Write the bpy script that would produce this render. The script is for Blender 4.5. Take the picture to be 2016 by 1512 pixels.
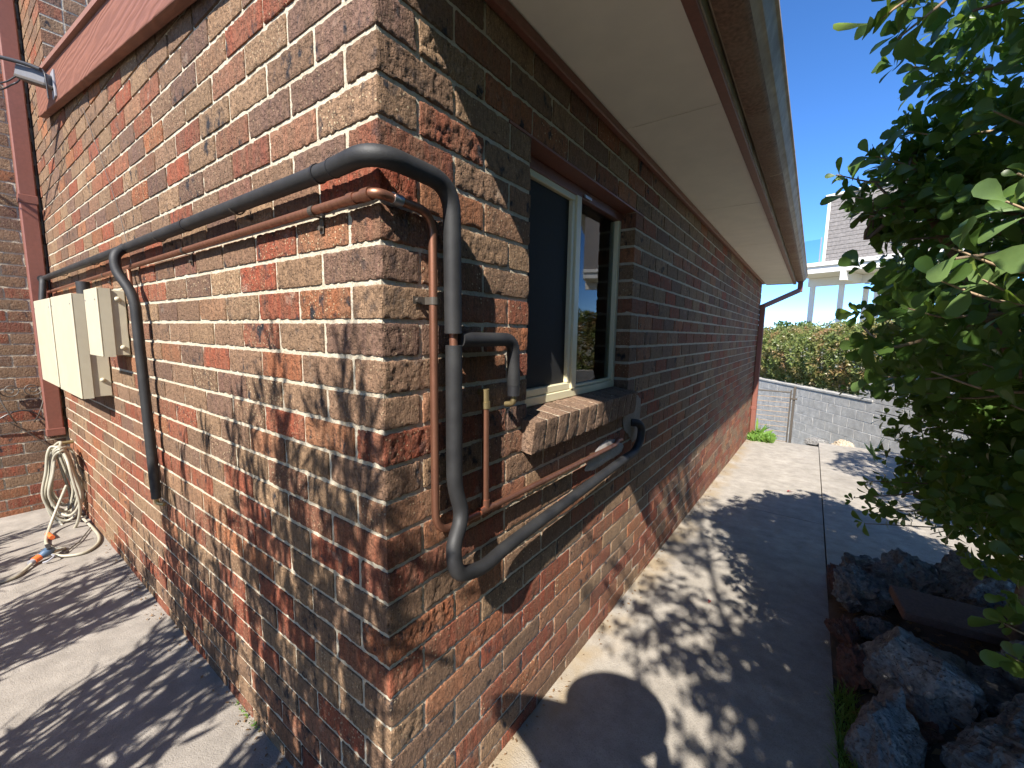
import bpy, math, random
import numpy as np
from mathutils import Vector, Matrix, Quaternion

for o in list(bpy.data.objects):
    bpy.data.objects.remove(o, do_unlink=True)
sc = bpy.context.scene
COL = sc.collection
RND = random.Random(11)
NR = np.random.default_rng(5)
PI = math.pi

# ------------------------------------------------------------------ camera, sky, sun, exposure
CAM = np.array([0.7871, -0.5916, 1.4861])
RT = np.array([0.81060416, 0.58537271, 0.01611464])
UP = np.array([-0.08454508, 0.08975637, 0.99236884])
FW = np.array([-0.57945925, 0.80578073, -0.12224727])
FPX = 819.82 / 2016.0                      # focal length over image width
cam = bpy.data.cameras.new('camera'); cam_o = bpy.data.objects.new('camera', cam)
cam.lens = 36.0 * FPX; cam.sensor_width = 36.0; cam.clip_start = 0.01; cam.clip_end = 3000
M4 = Matrix.Identity(4)
for i in range(3):
    M4[i][0] = RT[i]; M4[i][1] = UP[i]; M4[i][2] = -FW[i]; M4[i][3] = CAM[i]
cam_o.matrix_world = M4
COL.objects.link(cam_o); sc.camera = cam_o

TO_SUN = Vector((0.292, -1.0, 0.985)).normalized()
world = bpy.data.worlds.new('World'); sc.world = world; world.use_nodes = True
wn = world.node_tree
sky = wn.nodes.new('ShaderNodeTexSky'); sky.sky_type = 'NISHITA'; sky.sun_disc = False
sky.sun_elevation = math.asin(TO_SUN.z); sky.sun_rotation = math.atan2(TO_SUN.x, TO_SUN.y)
sky.air_density = 0.52; sky.dust_density = 0.0; sky.ozone_density = 7.0
hsv = wn.nodes.new('ShaderNodeHueSaturation'); hsv.inputs['Saturation'].default_value = 1.1; wn.links.new(sky.outputs[0], hsv.inputs['Color'])
bgn = wn.nodes['Background']; wn.links.new(hsv.outputs[0], bgn.inputs[0]); bgn.inputs[1].default_value = 0.145
sun = bpy.data.lights.new('sun', 'SUN'); sun.energy = 4.7; sun.angle = math.radians(0.53); sun.color = (1.0, 0.94, 0.86)
sun_o = bpy.data.objects.new('sun', sun); COL.objects.link(sun_o)
sun_o.rotation_euler = TO_SUN.to_track_quat('Z', 'Y').to_euler(); sun_o.location = (1, -4, 8)
sc.view_settings.view_transform = 'Standard'; sc.view_settings.look = 'None'
sc.view_settings.exposure = 1.28; sc.view_settings.gamma = 1.0
sc.render.engine = 'CYCLES'
sc.cycles.max_bounces = 8; sc.cycles.transparent_max_bounces = 8; sc.cycles.use_denoising = True

# ------------------------------------------------------------------ helpers
def proj(p):
    d = np.asarray(p, float) - CAM; w = d @ FW
    return 0.5 + FPX * (d @ RT) / w, 0.375 - FPX * (d @ UP) / w, w   # x in 0..1, y in 0..0.75 from the top

def hash3(i, j, k, s):
    n = (i * 374761393 + j * 668265263 + k * 2147483647 + s * 1274126177) & 0xffffffff
    n = ((n ^ (n >> 13)) * 1274126177) & 0xffffffff
    n = n ^ (n >> 16)
    return (n & 0xffff) / 65535.0
def vnoise(P, scale, seed=0):
    Q = np.asarray(P, float) * scale
    I = np.floor(Q).astype(np.int64); Fr = Q - I; Fr = Fr * Fr * (3 - 2 * Fr)
    r = np.zeros(len(Q))
    for a in (0, 1):
        for b in (0, 1):
            for c in (0, 1):
                w = (Fr[:, 0] if a else 1 - Fr[:, 0]) * (Fr[:, 1] if b else 1 - Fr[:, 1]) * (Fr[:, 2] if c else 1 - Fr[:, 2])
                r += w * hash3(I[:, 0] + a, I[:, 1] + b, I[:, 2] + c, seed)
    return r * 2 - 1
def fbm(P, scale, seed=0, oct=3, gain=0.5):
    r = 0; a = 1.0
    for o in range(oct):
        r = r + a * vnoise(P, scale * 2 ** o, seed + o * 17); a *= gain
    return r

def tag(o, label=None, cat=None, group=None, kind=None):
    if label: o['label'] = label
    if cat: o['category'] = cat
    if group: o['group'] = group
    if kind: o['kind'] = kind
    return o
def empty(name, loc, label=None, cat=None, group=None, kind=None, parent=None):
    o = bpy.data.objects.new(name, None); COL.objects.link(o)
    o.location = loc; o.empty_display_size = 0.05
    if parent:
        o.parent = parent; o.matrix_parent_inverse = Matrix.Identity(4)
    return tag(o, label, cat, group, kind)
def wloc(o):
    v = Vector((0, 0, 0))
    while o:
        v += o.location; o = o.parent
    return v
def obj(name, verts, faces, mat, parent=None, smooth=None, origin=None, mats=None, fmat=None):
    """verts in world coordinates; the object's origin sits at `origin`"""
    me = bpy.data.meshes.new(name)
    V = np.asarray(verts, float).reshape(-1, 3)
    org = np.asarray(origin if origin is not None else (V.min(0) + V.max(0)) / 2, float)
    me.from_pydata((V - org).tolist(), [], [tuple(int(i) for i in f) for f in faces])
    if mats:
        for m in mats: me.materials.append(m)
        if fmat is not None: me.polygons.foreach_set('material_index', np.asarray(fmat, np.int32))
    elif mat: me.materials.append(mat)
    if smooth is not None:
        me.polygons.foreach_set('use_smooth', [True] * len(me.polygons))
        if smooth < 3.0: me.set_sharp_from_angle(angle=smooth)
    me.update()
    o = bpy.data.objects.new(name, me); COL.objects.link(o)
    if parent:
        o.parent = parent; o.location = Vector(org) - wloc(parent)
    else: o.location = org
    return o

def box(lo, hi):
    (a, b, c), (d, e, f) = lo, hi
    V = [(a, b, c), (d, b, c), (d, e, c), (a, e, c), (a, b, f), (d, b, f), (d, e, f), (a, e, f)]
    F = [(0, 3, 2, 1), (4, 5, 6, 7), (0, 1, 5, 4), (1, 2, 6, 5), (2, 3, 7, 6), (3, 0, 4, 7)]
    return V, F
def bevbox(lo, hi, b):
    """box with chamfered edges (24 verts)"""
    lo = np.array(lo, float); hi = np.array(hi, float)
    V = []; idx = {}
    for sx in (0, 1):
        for sy in (0, 1):
            for sz in (0, 1):
                s = (sx, sy, sz)
                for ax in range(3):
                    p = np.where(np.array(s) == 1, hi, lo)
                    for k in range(3):
                        if k != ax: p[k] += -b if s[k] else b
                    idx[(s, ax)] = len(V); V.append(tuple(p))
    F = []
    for ax in range(3):
        u, v = (ax + 1) % 3, (ax + 2) % 3
        for sd in (0, 1):
            q = []
            for (a, c) in ((0, 0), (1, 0), (1, 1), (0, 1)):
                s = [0, 0, 0]; s[ax] = sd; s[u] = a; s[v] = c; q.append(idx[(tuple(s), ax)])
            F.append(q if sd else q[::-1])
        for a in (0, 1):
            for c in (0, 1):
                s0 = [0, 0, 0]; s1 = [0, 0, 0]
                s0[u] = s1[u] = a; s0[v] = s1[v] = c; s1[ax] = 1
                q = [idx[(tuple(s0), u)], idx[(tuple(s0), v)], idx[(tuple(s1), v)], idx[(tuple(s1), u)]]
                F.append(q if (a + c) % 2 else q[::-1])
    for s in [(a, b_, c) for a in (0, 1) for b_ in (0, 1) for c in (0, 1)]:
        q = [idx[(s, 0)], idx[(s, 1)], idx[(s, 2)]]
        F.append(q if sum(s) % 2 else q[::-1])
    return V, F
class MB:
    def __init__(self): self.V = []; self.F = []
    def add(self, VF, xf=None):
        n = len(self.V); V, F = VF
        if xf is not None: V = [tuple(xf @ Vector(v)) for v in V]
        self.V += [tuple(v) for v in V]; self.F += [tuple(i + n for i in f) for f in F]; return self
    def obj(self, name, mat, parent=None, smooth=None, origin=None): return obj(name, self.V, self.F, mat, parent, smooth, origin)
def smooth_path(pts, n=6, closed=False):
    """Catmull-Rom through pts"""
    P = [np.array(p, float) for p in pts]; out = []
    N = len(P); rng = range(N if closed else N - 1)
    for i in rng:
        p0 = P[(i - 1) % N] if closed or i > 0 else 2 * P[0] - P[1]
        p1 = P[i]; p2 = P[(i + 1) % N]
        p3 = P[(i + 2) % N] if closed or i + 2 < N else 2 * P[-1] - P[-2]
        for k in range(n):
            t = k / n
            out.append(0.5 * (2 * p1 + (p2 - p0) * t + (2 * p0 - 5 * p1 + 4 * p2 - p3) * t * t + (3 * p1 - p0 - 3 * p2 + p3) * t ** 3))
    if not closed: out.append(P[-1])
    return out
def fillet(pts, r, n=7):
    """straight runs joined by round bends of radius r"""
    P = [np.array(p, float) for p in pts]; out = [P[0]]
    rr = r if isinstance(r, (list, tuple)) else [r] * len(P)
    for i in range(1, len(P) - 1):
        a, b, c = P[i - 1], P[i], P[i + 1]
        u = (a - b) / np.linalg.norm(a - b); v = (c - b) / np.linalg.norm(c - b)
        L = min(rr[i], 0.48 * np.linalg.norm(a - b), 0.48 * np.linalg.norm(c - b))
        s, e = b + u * L, b + v * L
        for k in range(n + 1):
            t = k / n; out.append((1 - t) ** 2 * s + 2 * t * (1 - t) * b + t * t * e)
    out.append(P[-1]); return out
def tube(path, rad, sides=10, cap=True):
    P = np.array(path, float); N = len(P)
    R = np.full(N, rad) if np.isscalar(rad) else np.asarray(rad, float)
    T = np.gradient(P, axis=0); T /= np.maximum(np.linalg.norm(T, axis=1), 1e-9)[:, None]
    n = np.cross(T[0], (0, 0, 1.0))
    if np.linalg.norm(n) < 0.1: n = np.cross(T[0], (1.0, 0, 0))
    n /= np.linalg.norm(n); V = []; F = []
    for i in range(N):
        n = n - T[i] * (n @ T[i]); n /= np.linalg.norm(n); b = np.cross(T[i], n)
        for k in range(sides):
            a = 2 * PI * k / sides; V.append(tuple(P[i] + R[i] * (math.cos(a) * n + math.sin(a) * b)))
    for i in range(N - 1):
        for k in range(sides):
            k2 = (k + 1) % sides; F.append((i * sides + k, i * sides + k2, (i + 1) * sides + k2, (i + 1) * sides + k))
    if cap:
        F.append(tuple(range(sides))[::-1]); F.append(tuple((N - 1) * sides + k for k in range(sides)))
    return V, F
def cyl(p, q, r, sides=14): return tube([p, q], r, sides)

# ------------------------------------------------------------------ materials
class NT:
    def __init__(self, name):
        self.m = bpy.data.materials.new(name); self.m.use_nodes = True; self.t = self.m.node_tree
        self.b = self.t.nodes['Principled BSDF']; self.out = self.t.nodes['Material Output']
    def n(self, typ, **kw):
        nd = self.t.nodes.new('ShaderNode' + typ)
        for k, v in kw.items():
            if hasattr(nd, k): setattr(nd, k, v)
        return nd
    def l(self, a, b): self.t.links.new(a, b)
    def pos(self): return self.n('NewGeometry').outputs['Position']
    def mapped(self, vec, scale=(1, 1, 1), loc=(0, 0, 0)):
        m = self.n('Mapping'); m.inputs['Scale'].default_value = scale; m.inputs['Location'].default_value = loc
        self.l(vec, m.inputs['Vector']); return m.outputs[0]
    def noise(self, vec, scale, detail=4, rough=0.55):
        t = self.n('TexNoise'); t.inputs['Scale'].default_value = scale; t.inputs['Detail'].default_value = detail
        t.inputs['Roughness'].default_value = rough; self.l(vec, t.inputs['Vector']); return t.outputs['Fac']
    def vor(self, vec, scale, out='Distance', feature='F1'):
        t = self.n('TexVoronoi'); t.feature = feature; t.inputs['Scale'].default_value = scale; self.l(vec, t.inputs['Vector']); return t.outputs[out]
    def ramp(self, fac, a, b, ca=(0, 0, 0, 1), cb=(1, 1, 1, 1)):
        r = self.n('ValToRGB'); e = r.color_ramp.elements; e[0].position = a; e[1].position = b
        e[0].color = ca; e[1].color = cb; self.l(fac, r.inputs[0]); return r.outputs[0]
    def mix(self, fac, a, b, mode='MIX'):
        m = self.n('Mix'); m.data_type = 'RGBA'; m.blend_type = mode
        for s, v in ((0, fac), (6, a), (7, b)):
            if isinstance(v, (int, float)): m.inputs[s].default_value = v
            elif isinstance(v, tuple): m.inputs[s].default_value = v if len(v) == 4 else v + (1,)
            else: self.l(v, m.inputs[s])
        return m.outputs[2]
    def math(self, op, a, b=0.0):
        m = self.n('Math'); m.operation = op
        for s, v in ((0, a), (1, b)):
            if isinstance(v, (int, float)): m.inputs[s].default_value = v
            else: self.l(v, m.inputs[s])
        return m.outputs[0]
    def attr(self, name): return self.n('Attribute', attribute_name=name)
    def bump(self, h, dist=0.002, strength=1.0, normal=None):
        b = self.n('Bump'); b.inputs['Distance'].default_value = dist; b.inputs['Strength'].default_value = strength
        self.l(h, b.inputs['Height'])
        if normal is not None: self.l(normal, b.inputs['Normal'])
        return b.outputs[0]
    def set(self, **kw):
        for k, v in kw.items():
            s = self.b.inputs[k.replace('_', ' ')]
            if isinstance(v, (int, float)): s.default_value = v
            elif isinstance(v, tuple): s.default_value = v if len(v) == 4 else v + (1,)
            else: self.l(v, s)
        return self

def mat_brick():
    t = NT('brick')
    a = t.attr('bcol'); sd = t.attr('seed')
    off = t.n('VectorMath'); off.operation = 'SCALE'; off.inputs[0].default_value = (13.7, 7.3, 3.1); t.l(sd.outputs['Fac'], off.inputs['Scale'])
    add = t.n('VectorMath'); add.operation = 'ADD'; t.l(t.pos(), add.inputs[0]); t.l(off.outputs[0], add.inputs[1])
    P = add.outputs[0]
    band = t.noise(t.mapped(P, (1, 1, 0.12)), 34, 3, 0.6)
    streak = t.noise(t.mapped(P, (1, 1, 0.16)), 260, 3, 0.7)
    blot = t.noise(t.mapped(P, (1, 1, 0.7)), 26, 4, 0.6)
    grain = t.noise(P, 240, 3, 0.75)
    coarse = t.noise(P, 75, 5, 0.65)
    c = t.mix(t.ramp(band, 0.36, 0.62), a.outputs['Color'], t.mix(0.5, a.outputs['Color'], (0.20, 0.125, 0.075)))
    c = t.mix(t.math('MULTIPLY', t.ramp(streak, 0.46, 0.66), 0.9), c, t.mix(0.6, c, (0.05, 0.03, 0.02)))
    dk = t.math('MULTIPLY', t.ramp(blot, 0.56, 0.68), t.attr('dark').outputs['Fac'])
    c = t.mix(dk, c, (0.030, 0.029, 0.033))
    c = t.mix(t.ramp(coarse, 0.29, 0.38, (0.85, 0.85, 0.85, 1), (0, 0, 0, 1)), c, (0.035, 0.022, 0.016))
    sp = t.n('TexVoronoi'); sp.inputs['Scale'].default_value = 95; t.l(P, sp.inputs['Vector'])
    spm = t.math('MULTIPLY', t.ramp(sp.outputs['Distance'], 0.22, 0.30, (1, 1, 1, 1), (0, 0, 0, 1)), t.ramp(sp.outputs['Color'], 0.62, 0.66))
    fr_ = t.math('FRACT', t.math('MULTIPLY', sd.outputs['Fac'], 7.31))
    c = t.mix(t.math('MULTIPLY', spm, t.math('POWER', fr_, 1.6)), c, (0.55, 0.42, 0.26))
    lime = t.math('MULTIPLY', t.ramp(t.noise(t.pos(), 11, 5, 0.65), 0.60, 0.74), t.math('FRACT', t.math('MULTIPLY', sd.outputs['Fac'], 3.77)))
    c = t.mix(t.math('MULTIPLY', lime, 0.45), c, (0.48, 0.42, 0.33))
    gm = t.ramp(grain, 0.30, 0.72, (0.38, 0.38, 0.38, 1), (1.0, 1.0, 1.0, 1))
    c = t.mix(0.8, c, t.mix(1.0, t.mix(1.0, c, (1.45, 1.45, 1.45), 'MULTIPLY'), gm, 'MULTIPLY'))
    h = t.math('ADD', t.math('MULTIPLY', streak, 0.7), t.math('MULTIPLY', t.ramp(coarse, 0.28, 0.55), 1.1))
    h = t.math('ADD', h, t.math('MULTIPLY', grain, 0.35)); h = t.math('ADD', h, t.math('MULTIPLY', spm, 0.4))
    t.set(Base_Color=c, Roughness=0.86, Normal=t.bump(h, 0.0045, 1.0)); t.b.inputs['Specular IOR Level'].default_value = 0.25
    return t.m
def mat_mortar():
    t = NT('mortar'); P = t.pos()
    n1 = t.noise(P, 14, 4); n2 = t.noise(P, 170, 4, 0.7); n3 = t.noise(P, 60, 3)
    c = t.mix(t.ramp(n1, 0.3, 0.7), (0.45, 0.39, 0.285), (0.54, 0.485, 0.38))
    c = t.mix(t.ramp(n2, 0.32, 0.5, (0.6, 0.6, 0.6, 1), (0, 0, 0, 1)), c, (0.30, 0.24, 0.16))
    h = t.math('ADD', n2, t.math('MULTIPLY', n3, 1.4))
    t.set(Base_Color=c, Roughness=0.92, Normal=t.bump(h, 0.004, 0.9)); return t.m
def mat_concrete(name, ca, cb, stain=None):
    t = NT(name); P = t.pos()
    n1 = t.noise(P, 1.7, 5, 0.6); n2 = t.noise(P, 9, 5, 0.65); n3 = t.noise(P, 190, 4, 0.75); v = t.vor(P, 140)
    c = t.mix(t.ramp(n1, 0.3, 0.7), ca, cb)
    c = t.mix(t.ramp(n2, 0.30, 0.66, (0.75, 0.75, 0.75, 1), (0, 0, 0, 1)), c, tuple(x * 0.62 for x in ca))
    c = t.mix(t.ramp(n3, 0.36, 0.5, (0.55, 0.55, 0.55, 1), (0, 0, 0, 1)), c, tuple(x * 0.45 for x in ca))
    if stain:
        # rusty tan stain in the concrete beside the wall, patchy
        sx = t.n('SeparateXYZ'); t.l(P, sx.inputs[0])
        edge = t.math('ADD', sx.outputs['X'], t.math('MULTIPLY', t.math('SUBTRACT', t.noise(P, 6, 4), 0.5), 0.22))
        near = t.ramp(edge, 0.06, 0.17, (1, 1, 1, 1), (0, 0, 0, 1))
        c = t.mix(t.math('MULTIPLY', near, t.ramp(t.noise(P, 3.5, 4), 0.38, 0.6)), c, stain)
    h = t.math('ADD', n3, t.math('MULTIPLY', t.ramp(v, 0.0, 0.5), 0.5)); h = t.math('ADD', h, t.math('MULTIPLY', n2, 1.2))
    t.set(Base_Color=c, Roughness=0.9, Normal=t.bump(h, 0.0025, 0.8)); return t.m
def mat_paint(name, col, rough=0.5, var=0.12, bumpd=0.0006, scale=40, dirt=None, dirt_amt=0.5):
    t = NT(name); P = t.pos(); n = t.noise(P, scale, 4); n2 = t.noise(P, 6, 4)
    c = t.mix(t.ramp(n, 0.3, 0.7), tuple(x * (1 - var) for x in col), tuple(min(1, x * (1 + var)) for x in col))
    if dirt: c = t.mix(t.math('MULTIPLY', t.ramp(n2, 0.42, 0.68), dirt_amt), c, dirt)
    t.set(Base_Color=c, Roughness=rough, Normal=t.bump(n, bumpd, 0.6)); return t.m
def mat_timber():
    t = NT('painted_timber'); P = t.pos()
    m = t.mapped(P, (0.16, 1, 1)); w = t.n('TexWave'); w.wave_type = 'BANDS'; w.bands_direction = 'Z'
    w.inputs['Scale'].default_value = 9; w.inputs['Distortion'].default_value = 16; w.inputs['Detail'].default_value = 3; w.inputs['Detail Scale'].default_value = 1.1
    t.l(m, w.inputs['Vector']); f = t.noise(t.mapped(P, (0.1, 1, 1)), 160, 4)
    c = t.mix(w.outputs['Fac'], (0.175, 0.070, 0.044), (0.225, 0.092, 0.058)); c = t.mix(t.ramp(f, 0.35, 0.6, (0.4, 0.4, 0.4, 1), (0, 0, 0, 1)), c, (0.15, 0.058, 0.04))
    h = t.math('ADD', w.outputs['Fac'], t.math('MULTIPLY', f, 0.4))
    t.set(Base_Color=c, Roughness=0.62, Normal=t.bump(h, 0.0022, 0.7)); return t.m
def mat_copper():
    t = NT('copper'); P = t.pos(); n = t.noise(t.mapped(P, (1, 1, 0.4)), 60, 5, 0.65); n2 = t.noise(P, 9, 4)
    c = t.mix(t.ramp(n, 0.35, 0.7), (0.42, 0.20, 0.125), (0.23, 0.105, 0.068)); c = t.mix(t.ramp(n2, 0.45, 0.7, (0, 0, 0, 1), (0.6, 0.6, 0.6, 1)), c, (0.24, 0.115, 0.075))
    t.set(Base_Color=c, Metallic=0.85, Roughness=t.ramp(n, 0.3, 0.7, (0.38, 0.38, 0.38, 1), (0.6, 0.6, 0.6, 1)), Normal=t.bump(n, 0.0004, 0.5)); return t.m
def mat_foam():
    t = NT('black_foam'); P = t.pos(); n = t.noise(P, 260, 3); n2 = t.noise(P, 14, 4)
    c = t.mix(t.ramp(n2, 0.35, 0.7), (0.012, 0.012, 0.013), (0.026, 0.026, 0.026))
    t.set(Base_Color=c, Roughness=0.62, Normal=t.bump(n, 0.0008, 0.5)); return t.m
def mat_simple(name, col, rough=0.5, metal=0.0, spec=0.5):
    t = NT(name); P = t.pos(); n = t.noise(P, 55, 4)
    c = t.mix(n, tuple(x * 0.85 for x in col), tuple(min(1, x * 1.15) for x in col))
    t.set(Base_Color=c, Roughness=rough, Metallic=metal); t.b.inputs['Specular IOR Level'].default_value = spec; return t.m
def mat_leaf(name, top, under, trans, rough=0.35, patch=None, tr_amt=0.32):
    t = NT(name); a = t.attr('lv')
    c = t.mix(a.outputs['Fac'], top, under)
    if patch: c = t.mix(t.ramp(t.noise(t.pos(), 2.6, 3), 0.48, 0.66), c, patch)
    n = t.noise(t.pos(), 90, 3)
    c = t.mix(t.ramp(n, 0.3, 0.75, (0.25, 0.25, 0.25, 1), (0, 0, 0, 1)), c, tuple(x * 0.6 for x in top))
    t.set(Base_Color=c, Roughness=rough); t.b.inputs['Specular IOR Level'].default_value = 0.42
    tr = t.n('BsdfTranslucent'); tr.inputs['Color'].default_value = trans + (1,)
    mx = t.n('MixShader'); mx.inputs[0].default_value = tr_amt; t.l(t.b.outputs[0], mx.inputs[1]); t.l(tr.outputs[0], mx.inputs[2])
    t.l(mx.outputs[0], t.out.inputs['Surface']); return t.m
def mat_rock(name, ca, cb, lichen):
    t = NT(name); P = t.pos(); n = t.noise(P, 7, 6, 0.6); n2 = t.noise(P, 45, 5, 0.7); v = t.vor(P, 60); n3 = t.noise(P, 16, 5, 0.7)
    c = t.mix(t.ramp(n, 0.35, 0.65), ca, cb); c = t.mix(t.ramp(n2, 0.35, 0.55, (0.7, 0.7, 0.7, 1), (0, 0, 0, 1)), c, tuple(x * 0.3 for x in ca))
    c = t.mix(t.ramp(n3, 0.58, 0.66, (0, 0, 0, 1), (0.7, 0.7, 0.7, 1)), c, lichen)
    h = t.math('ADD', n2, t.math('MULTIPLY', t.ramp(v, 0.05, 0.35), 0.8))
    t.set(Base_Color=c, Roughness=0.92, Normal=t.bump(h, 0.012, 0.9)); return t.m
def mat_glass(name):
    t = NT(name); fr = t.n('Fresnel'); fr.inputs['IOR'].default_value = 1.5
    g = t.n('BsdfGlossy'); g.inputs['Roughness'].default_value = 0.02
    tr = t.n('BsdfTransparent'); tr.inputs['Color'].default_value = (0.82, 0.88, 0.86, 1)
    mx = t.n('MixShader'); t.l(fr.outputs[0], mx.inputs[0]); t.l(tr.outputs[0], mx.inputs[1]); t.l(g.outputs[0], mx.inputs[2])
    t.l(mx.outputs[0], t.out.inputs['Surface']); return t.m

M = dict(
    brick=mat_brick(), mortar=mat_mortar(),
    yard=mat_concrete('yard_concrete', (0.28, 0.25, 0.215), (0.37, 0.335, 0.29)),
    path=mat_concrete('path_concrete', (0.345, 0.31, 0.26), (0.45, 0.41, 0.35), stain=(0.30, 0.235, 0.15)),
    soffit=mat_paint('cream_soffit', (0.83, 0.78, 0.69), 0.6, 0.03, 0.0003, 8, (0.72, 0.69, 0.62), 0.35),
    brown=mat_paint('brown_paint', (0.20, 0.075, 0.052), 0.45, 0.12, 0.0005, 60, (0.17, 0.07, 0.05), 0.5),
    timber=mat_timber(),
    fascia=mat_paint('grey_beige_paint', (0.36, 0.30, 0.24), 0.8, 0.15, 0.0006, 30, (0.16, 0.10, 0.07), 0.6),
    rusty=mat_paint('rusty_gutter', (0.20, 0.115, 0.08), 0.75, 0.45, 0.003, 70, (0.30, 0.22, 0.16), 0.55),
    gutter=mat_paint('weathered_gutter', (0.46, 0.36, 0.27), 0.8, 0.15, 0.0006, 25, (0.20, 0.13, 0.09), 0.55),
    roof=mat_paint('roof_sheet', (0.24, 0.12, 0.09), 0.6),
    box=mat_paint('cream_metal', (0.52, 0.475, 0.35), 0.4, 0.04, 0.0002, 20, (0.44, 0.39, 0.28), 0.3),
    copper=mat_copper(), foam=mat_foam(), brass=mat_simple('brass', (0.36, 0.28, 0.14), 0.45, 0.8),
    steel=mat_simple('galvanised_steel', (0.45, 0.46, 0.47), 0.4, 0.9),
    darkmetal=mat_simple('dark_metal', (0.10, 0.085, 0.07), 0.5, 0.4),
    frame=mat_paint('cream_aluminium', (0.66, 0.60, 0.40), 0.35, 0.03, 0.0001, 20),
    glass=mat_glass('window_glass'), screen=mat_simple('fly_screen', (0.022, 0.022, 0.022), 0.7, 0, 0.2),
    blind=mat_paint('window_blind', (0.58, 0.62, 0.58), 0.7, 0.05, 0.0004, 12),
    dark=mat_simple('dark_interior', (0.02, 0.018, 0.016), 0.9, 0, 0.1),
    hose=mat_paint('hose_plastic', (0.36, 0.335, 0.26), 0.42, 0.08, 0.0002, 40, (0.34, 0.29, 0.2), 0.35),
    black=mat_simple('black_plastic', (0.018, 0.018, 0.02), 0.45), grey=mat_simple('grey_plastic', (0.28, 0.28, 0.30), 0.45),
    slate=mat_simple('slate_plastic', (0.13, 0.13, 0.14), 0.6), blue=mat_simple('blue_grey_plastic', (0.07, 0.12, 0.19), 0.45), orange=mat_simple('orange_plastic', (0.75, 0.16, 0.04), 0.45),
    cement=mat_concrete('cement_render', (0.34, 0.33, 0.31), (0.46, 0.45, 0.42)),
    smear=mat_concrete('mortar_smear', (0.27, 0.23, 0.18), (0.36, 0.31, 0.25)),
    soil=mat_concrete('garden_soil', (0.085, 0.065, 0.048), (0.14, 0.105, 0.075)),
    block=mat_concrete('grey_block', (0.42, 0.405, 0.37), (0.54, 0.52, 0.48)),
    blockmortar=mat_concrete('block_mortar', (0.52, 0.50, 0.46), (0.60, 0.58, 0.54)),
    white=mat_paint('white_render', (0.70, 0.68, 0.63), 0.6, 0.05), clad=mat_paint('timber_cladding', (0.21, 0.19, 0.175), 0.7, 0.25, 0.001, 14),
    shadeglass=mat_glass('balustrade_glass'),
    rock=mat_rock('grey_rock', (0.155, 0.15, 0.145), (0.26, 0.25, 0.235), (0.40, 0.39, 0.34)),
    redrock=mat_rock('red_scoria', (0.20, 0.085, 0.055), (0.12, 0.07, 0.055), (0.30, 0.24, 0.18)),
    sandstone=mat_rock('sandstone', (0.44, 0.35, 0.25), (0.52, 0.44, 0.33), (0.55, 0.52, 0.38)),
    paver=mat_paint('brown_paver', (0.15, 0.085, 0.065), 0.85, 0.2, 0.002, 80),
    leaf=mat_leaf('glossy_leaf', (0.050, 0.108, 0.022), (0.125, 0.205, 0.05), (0.34, 0.52, 0.06)),
    youngleaf=mat_leaf('young_leaf', (0.12, 0.21, 0.055), (0.19, 0.29, 0.095), (0.42, 0.60, 0.12), 0.4),
    darkleaf=mat_leaf('narrow_leaf', (0.05, 0.10, 0.025), (0.08, 0.14, 0.04), (0.2, 0.3, 0.05)),
    hedgeleaf=mat_leaf('hedge_leaf', (0.14, 0.19, 0.05), (0.24, 0.27, 0.10), (0.38, 0.44, 0.11), 0.35, (0.34, 0.18, 0.10)),
    grass=mat_leaf('grass_blade', (0.12, 0.24, 0.04), (0.2, 0.33, 0.07), (0.35, 0.52, 0.08), 0.5),
    farleaf=mat_leaf('far_leaf', (0.09, 0.13, 0.06), (0.16, 0.20, 0.10), (0.25, 0.33, 0.10), 0.5),
    bark=mat_paint('bark', (0.20, 0.135, 0.09), 0.85, 0.35, 0.002, 60), palebark=mat_paint('pale_twig', (0.34, 0.24, 0.15), 0.8, 0.3, 0.001, 80),
    terrain=mat_concrete('terrain_grass', (0.24, 0.22, 0.13), (0.32, 0.28, 0.18)),
    skin=mat_simple('skin', (0.50, 0.29, 0.20), 0.5), cloth=mat_simple('dark_cloth', (0.04, 0.05, 0.08), 0.9), hair=mat_simple('hair', (0.03, 0.02, 0.015), 0.6),
    litter=mat_leaf('dry_leaf', (0.16, 0.095, 0.05), (0.30, 0.19, 0.10), (0.3, 0.18, 0.06), 0.7),
    redleaf=mat_simple('dry_red_leaf', (0.28, 0.05, 0.04), 0.6),
)

# ------------------------------------------------------------------ ground
def gz(x, y): return -0.034 * max(0.0, y - 0.3) if x > -0.02 else 0.0
def sheet(x0, x1, y0, y1, nx, ny, thick, fz, poly=None):
    V = []; F = []
    xs = np.linspace(x0, x1, nx + 1); ys = np.linspace(y0, y1, ny + 1)
    for lv in (0, 1):
        for y in ys:
            for x in xs: V.append((x, y, fz(x, y) - lv * thick))
    n = (nx + 1) * (ny + 1); i = lambda a, b, lv: lv * n + b * (nx + 1) + a
    for b in range(ny):
        for a in range(nx):
            F.append((i(a, b, 0), i(a + 1, b, 0), i(a + 1, b + 1, 0), i(a, b + 1, 0)))
    for a in range(nx):
        F.append((i(a, 0, 1), i(a + 1, 0, 1), i(a + 1, 0, 0), i(a, 0, 0))); F.append((i(a, ny, 0), i(a + 1, ny, 0), i(a + 1, ny, 1), i(a, ny, 1)))
    for b in range(ny):
        F.append((i(0, b, 0), i(0, b + 1, 0), i(0, b + 1, 1), i(0, b, 1))); F.append((i(nx, b, 1), i(nx, b + 1, 1), i(nx, b + 1, 0), i(nx, b, 0)))
    return V, F
def terrain_z(x, y): return -1.35 + (0.0 if y < 14 else min(1.2, (y - 14) * 0.08))
V = []; F = []
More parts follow.
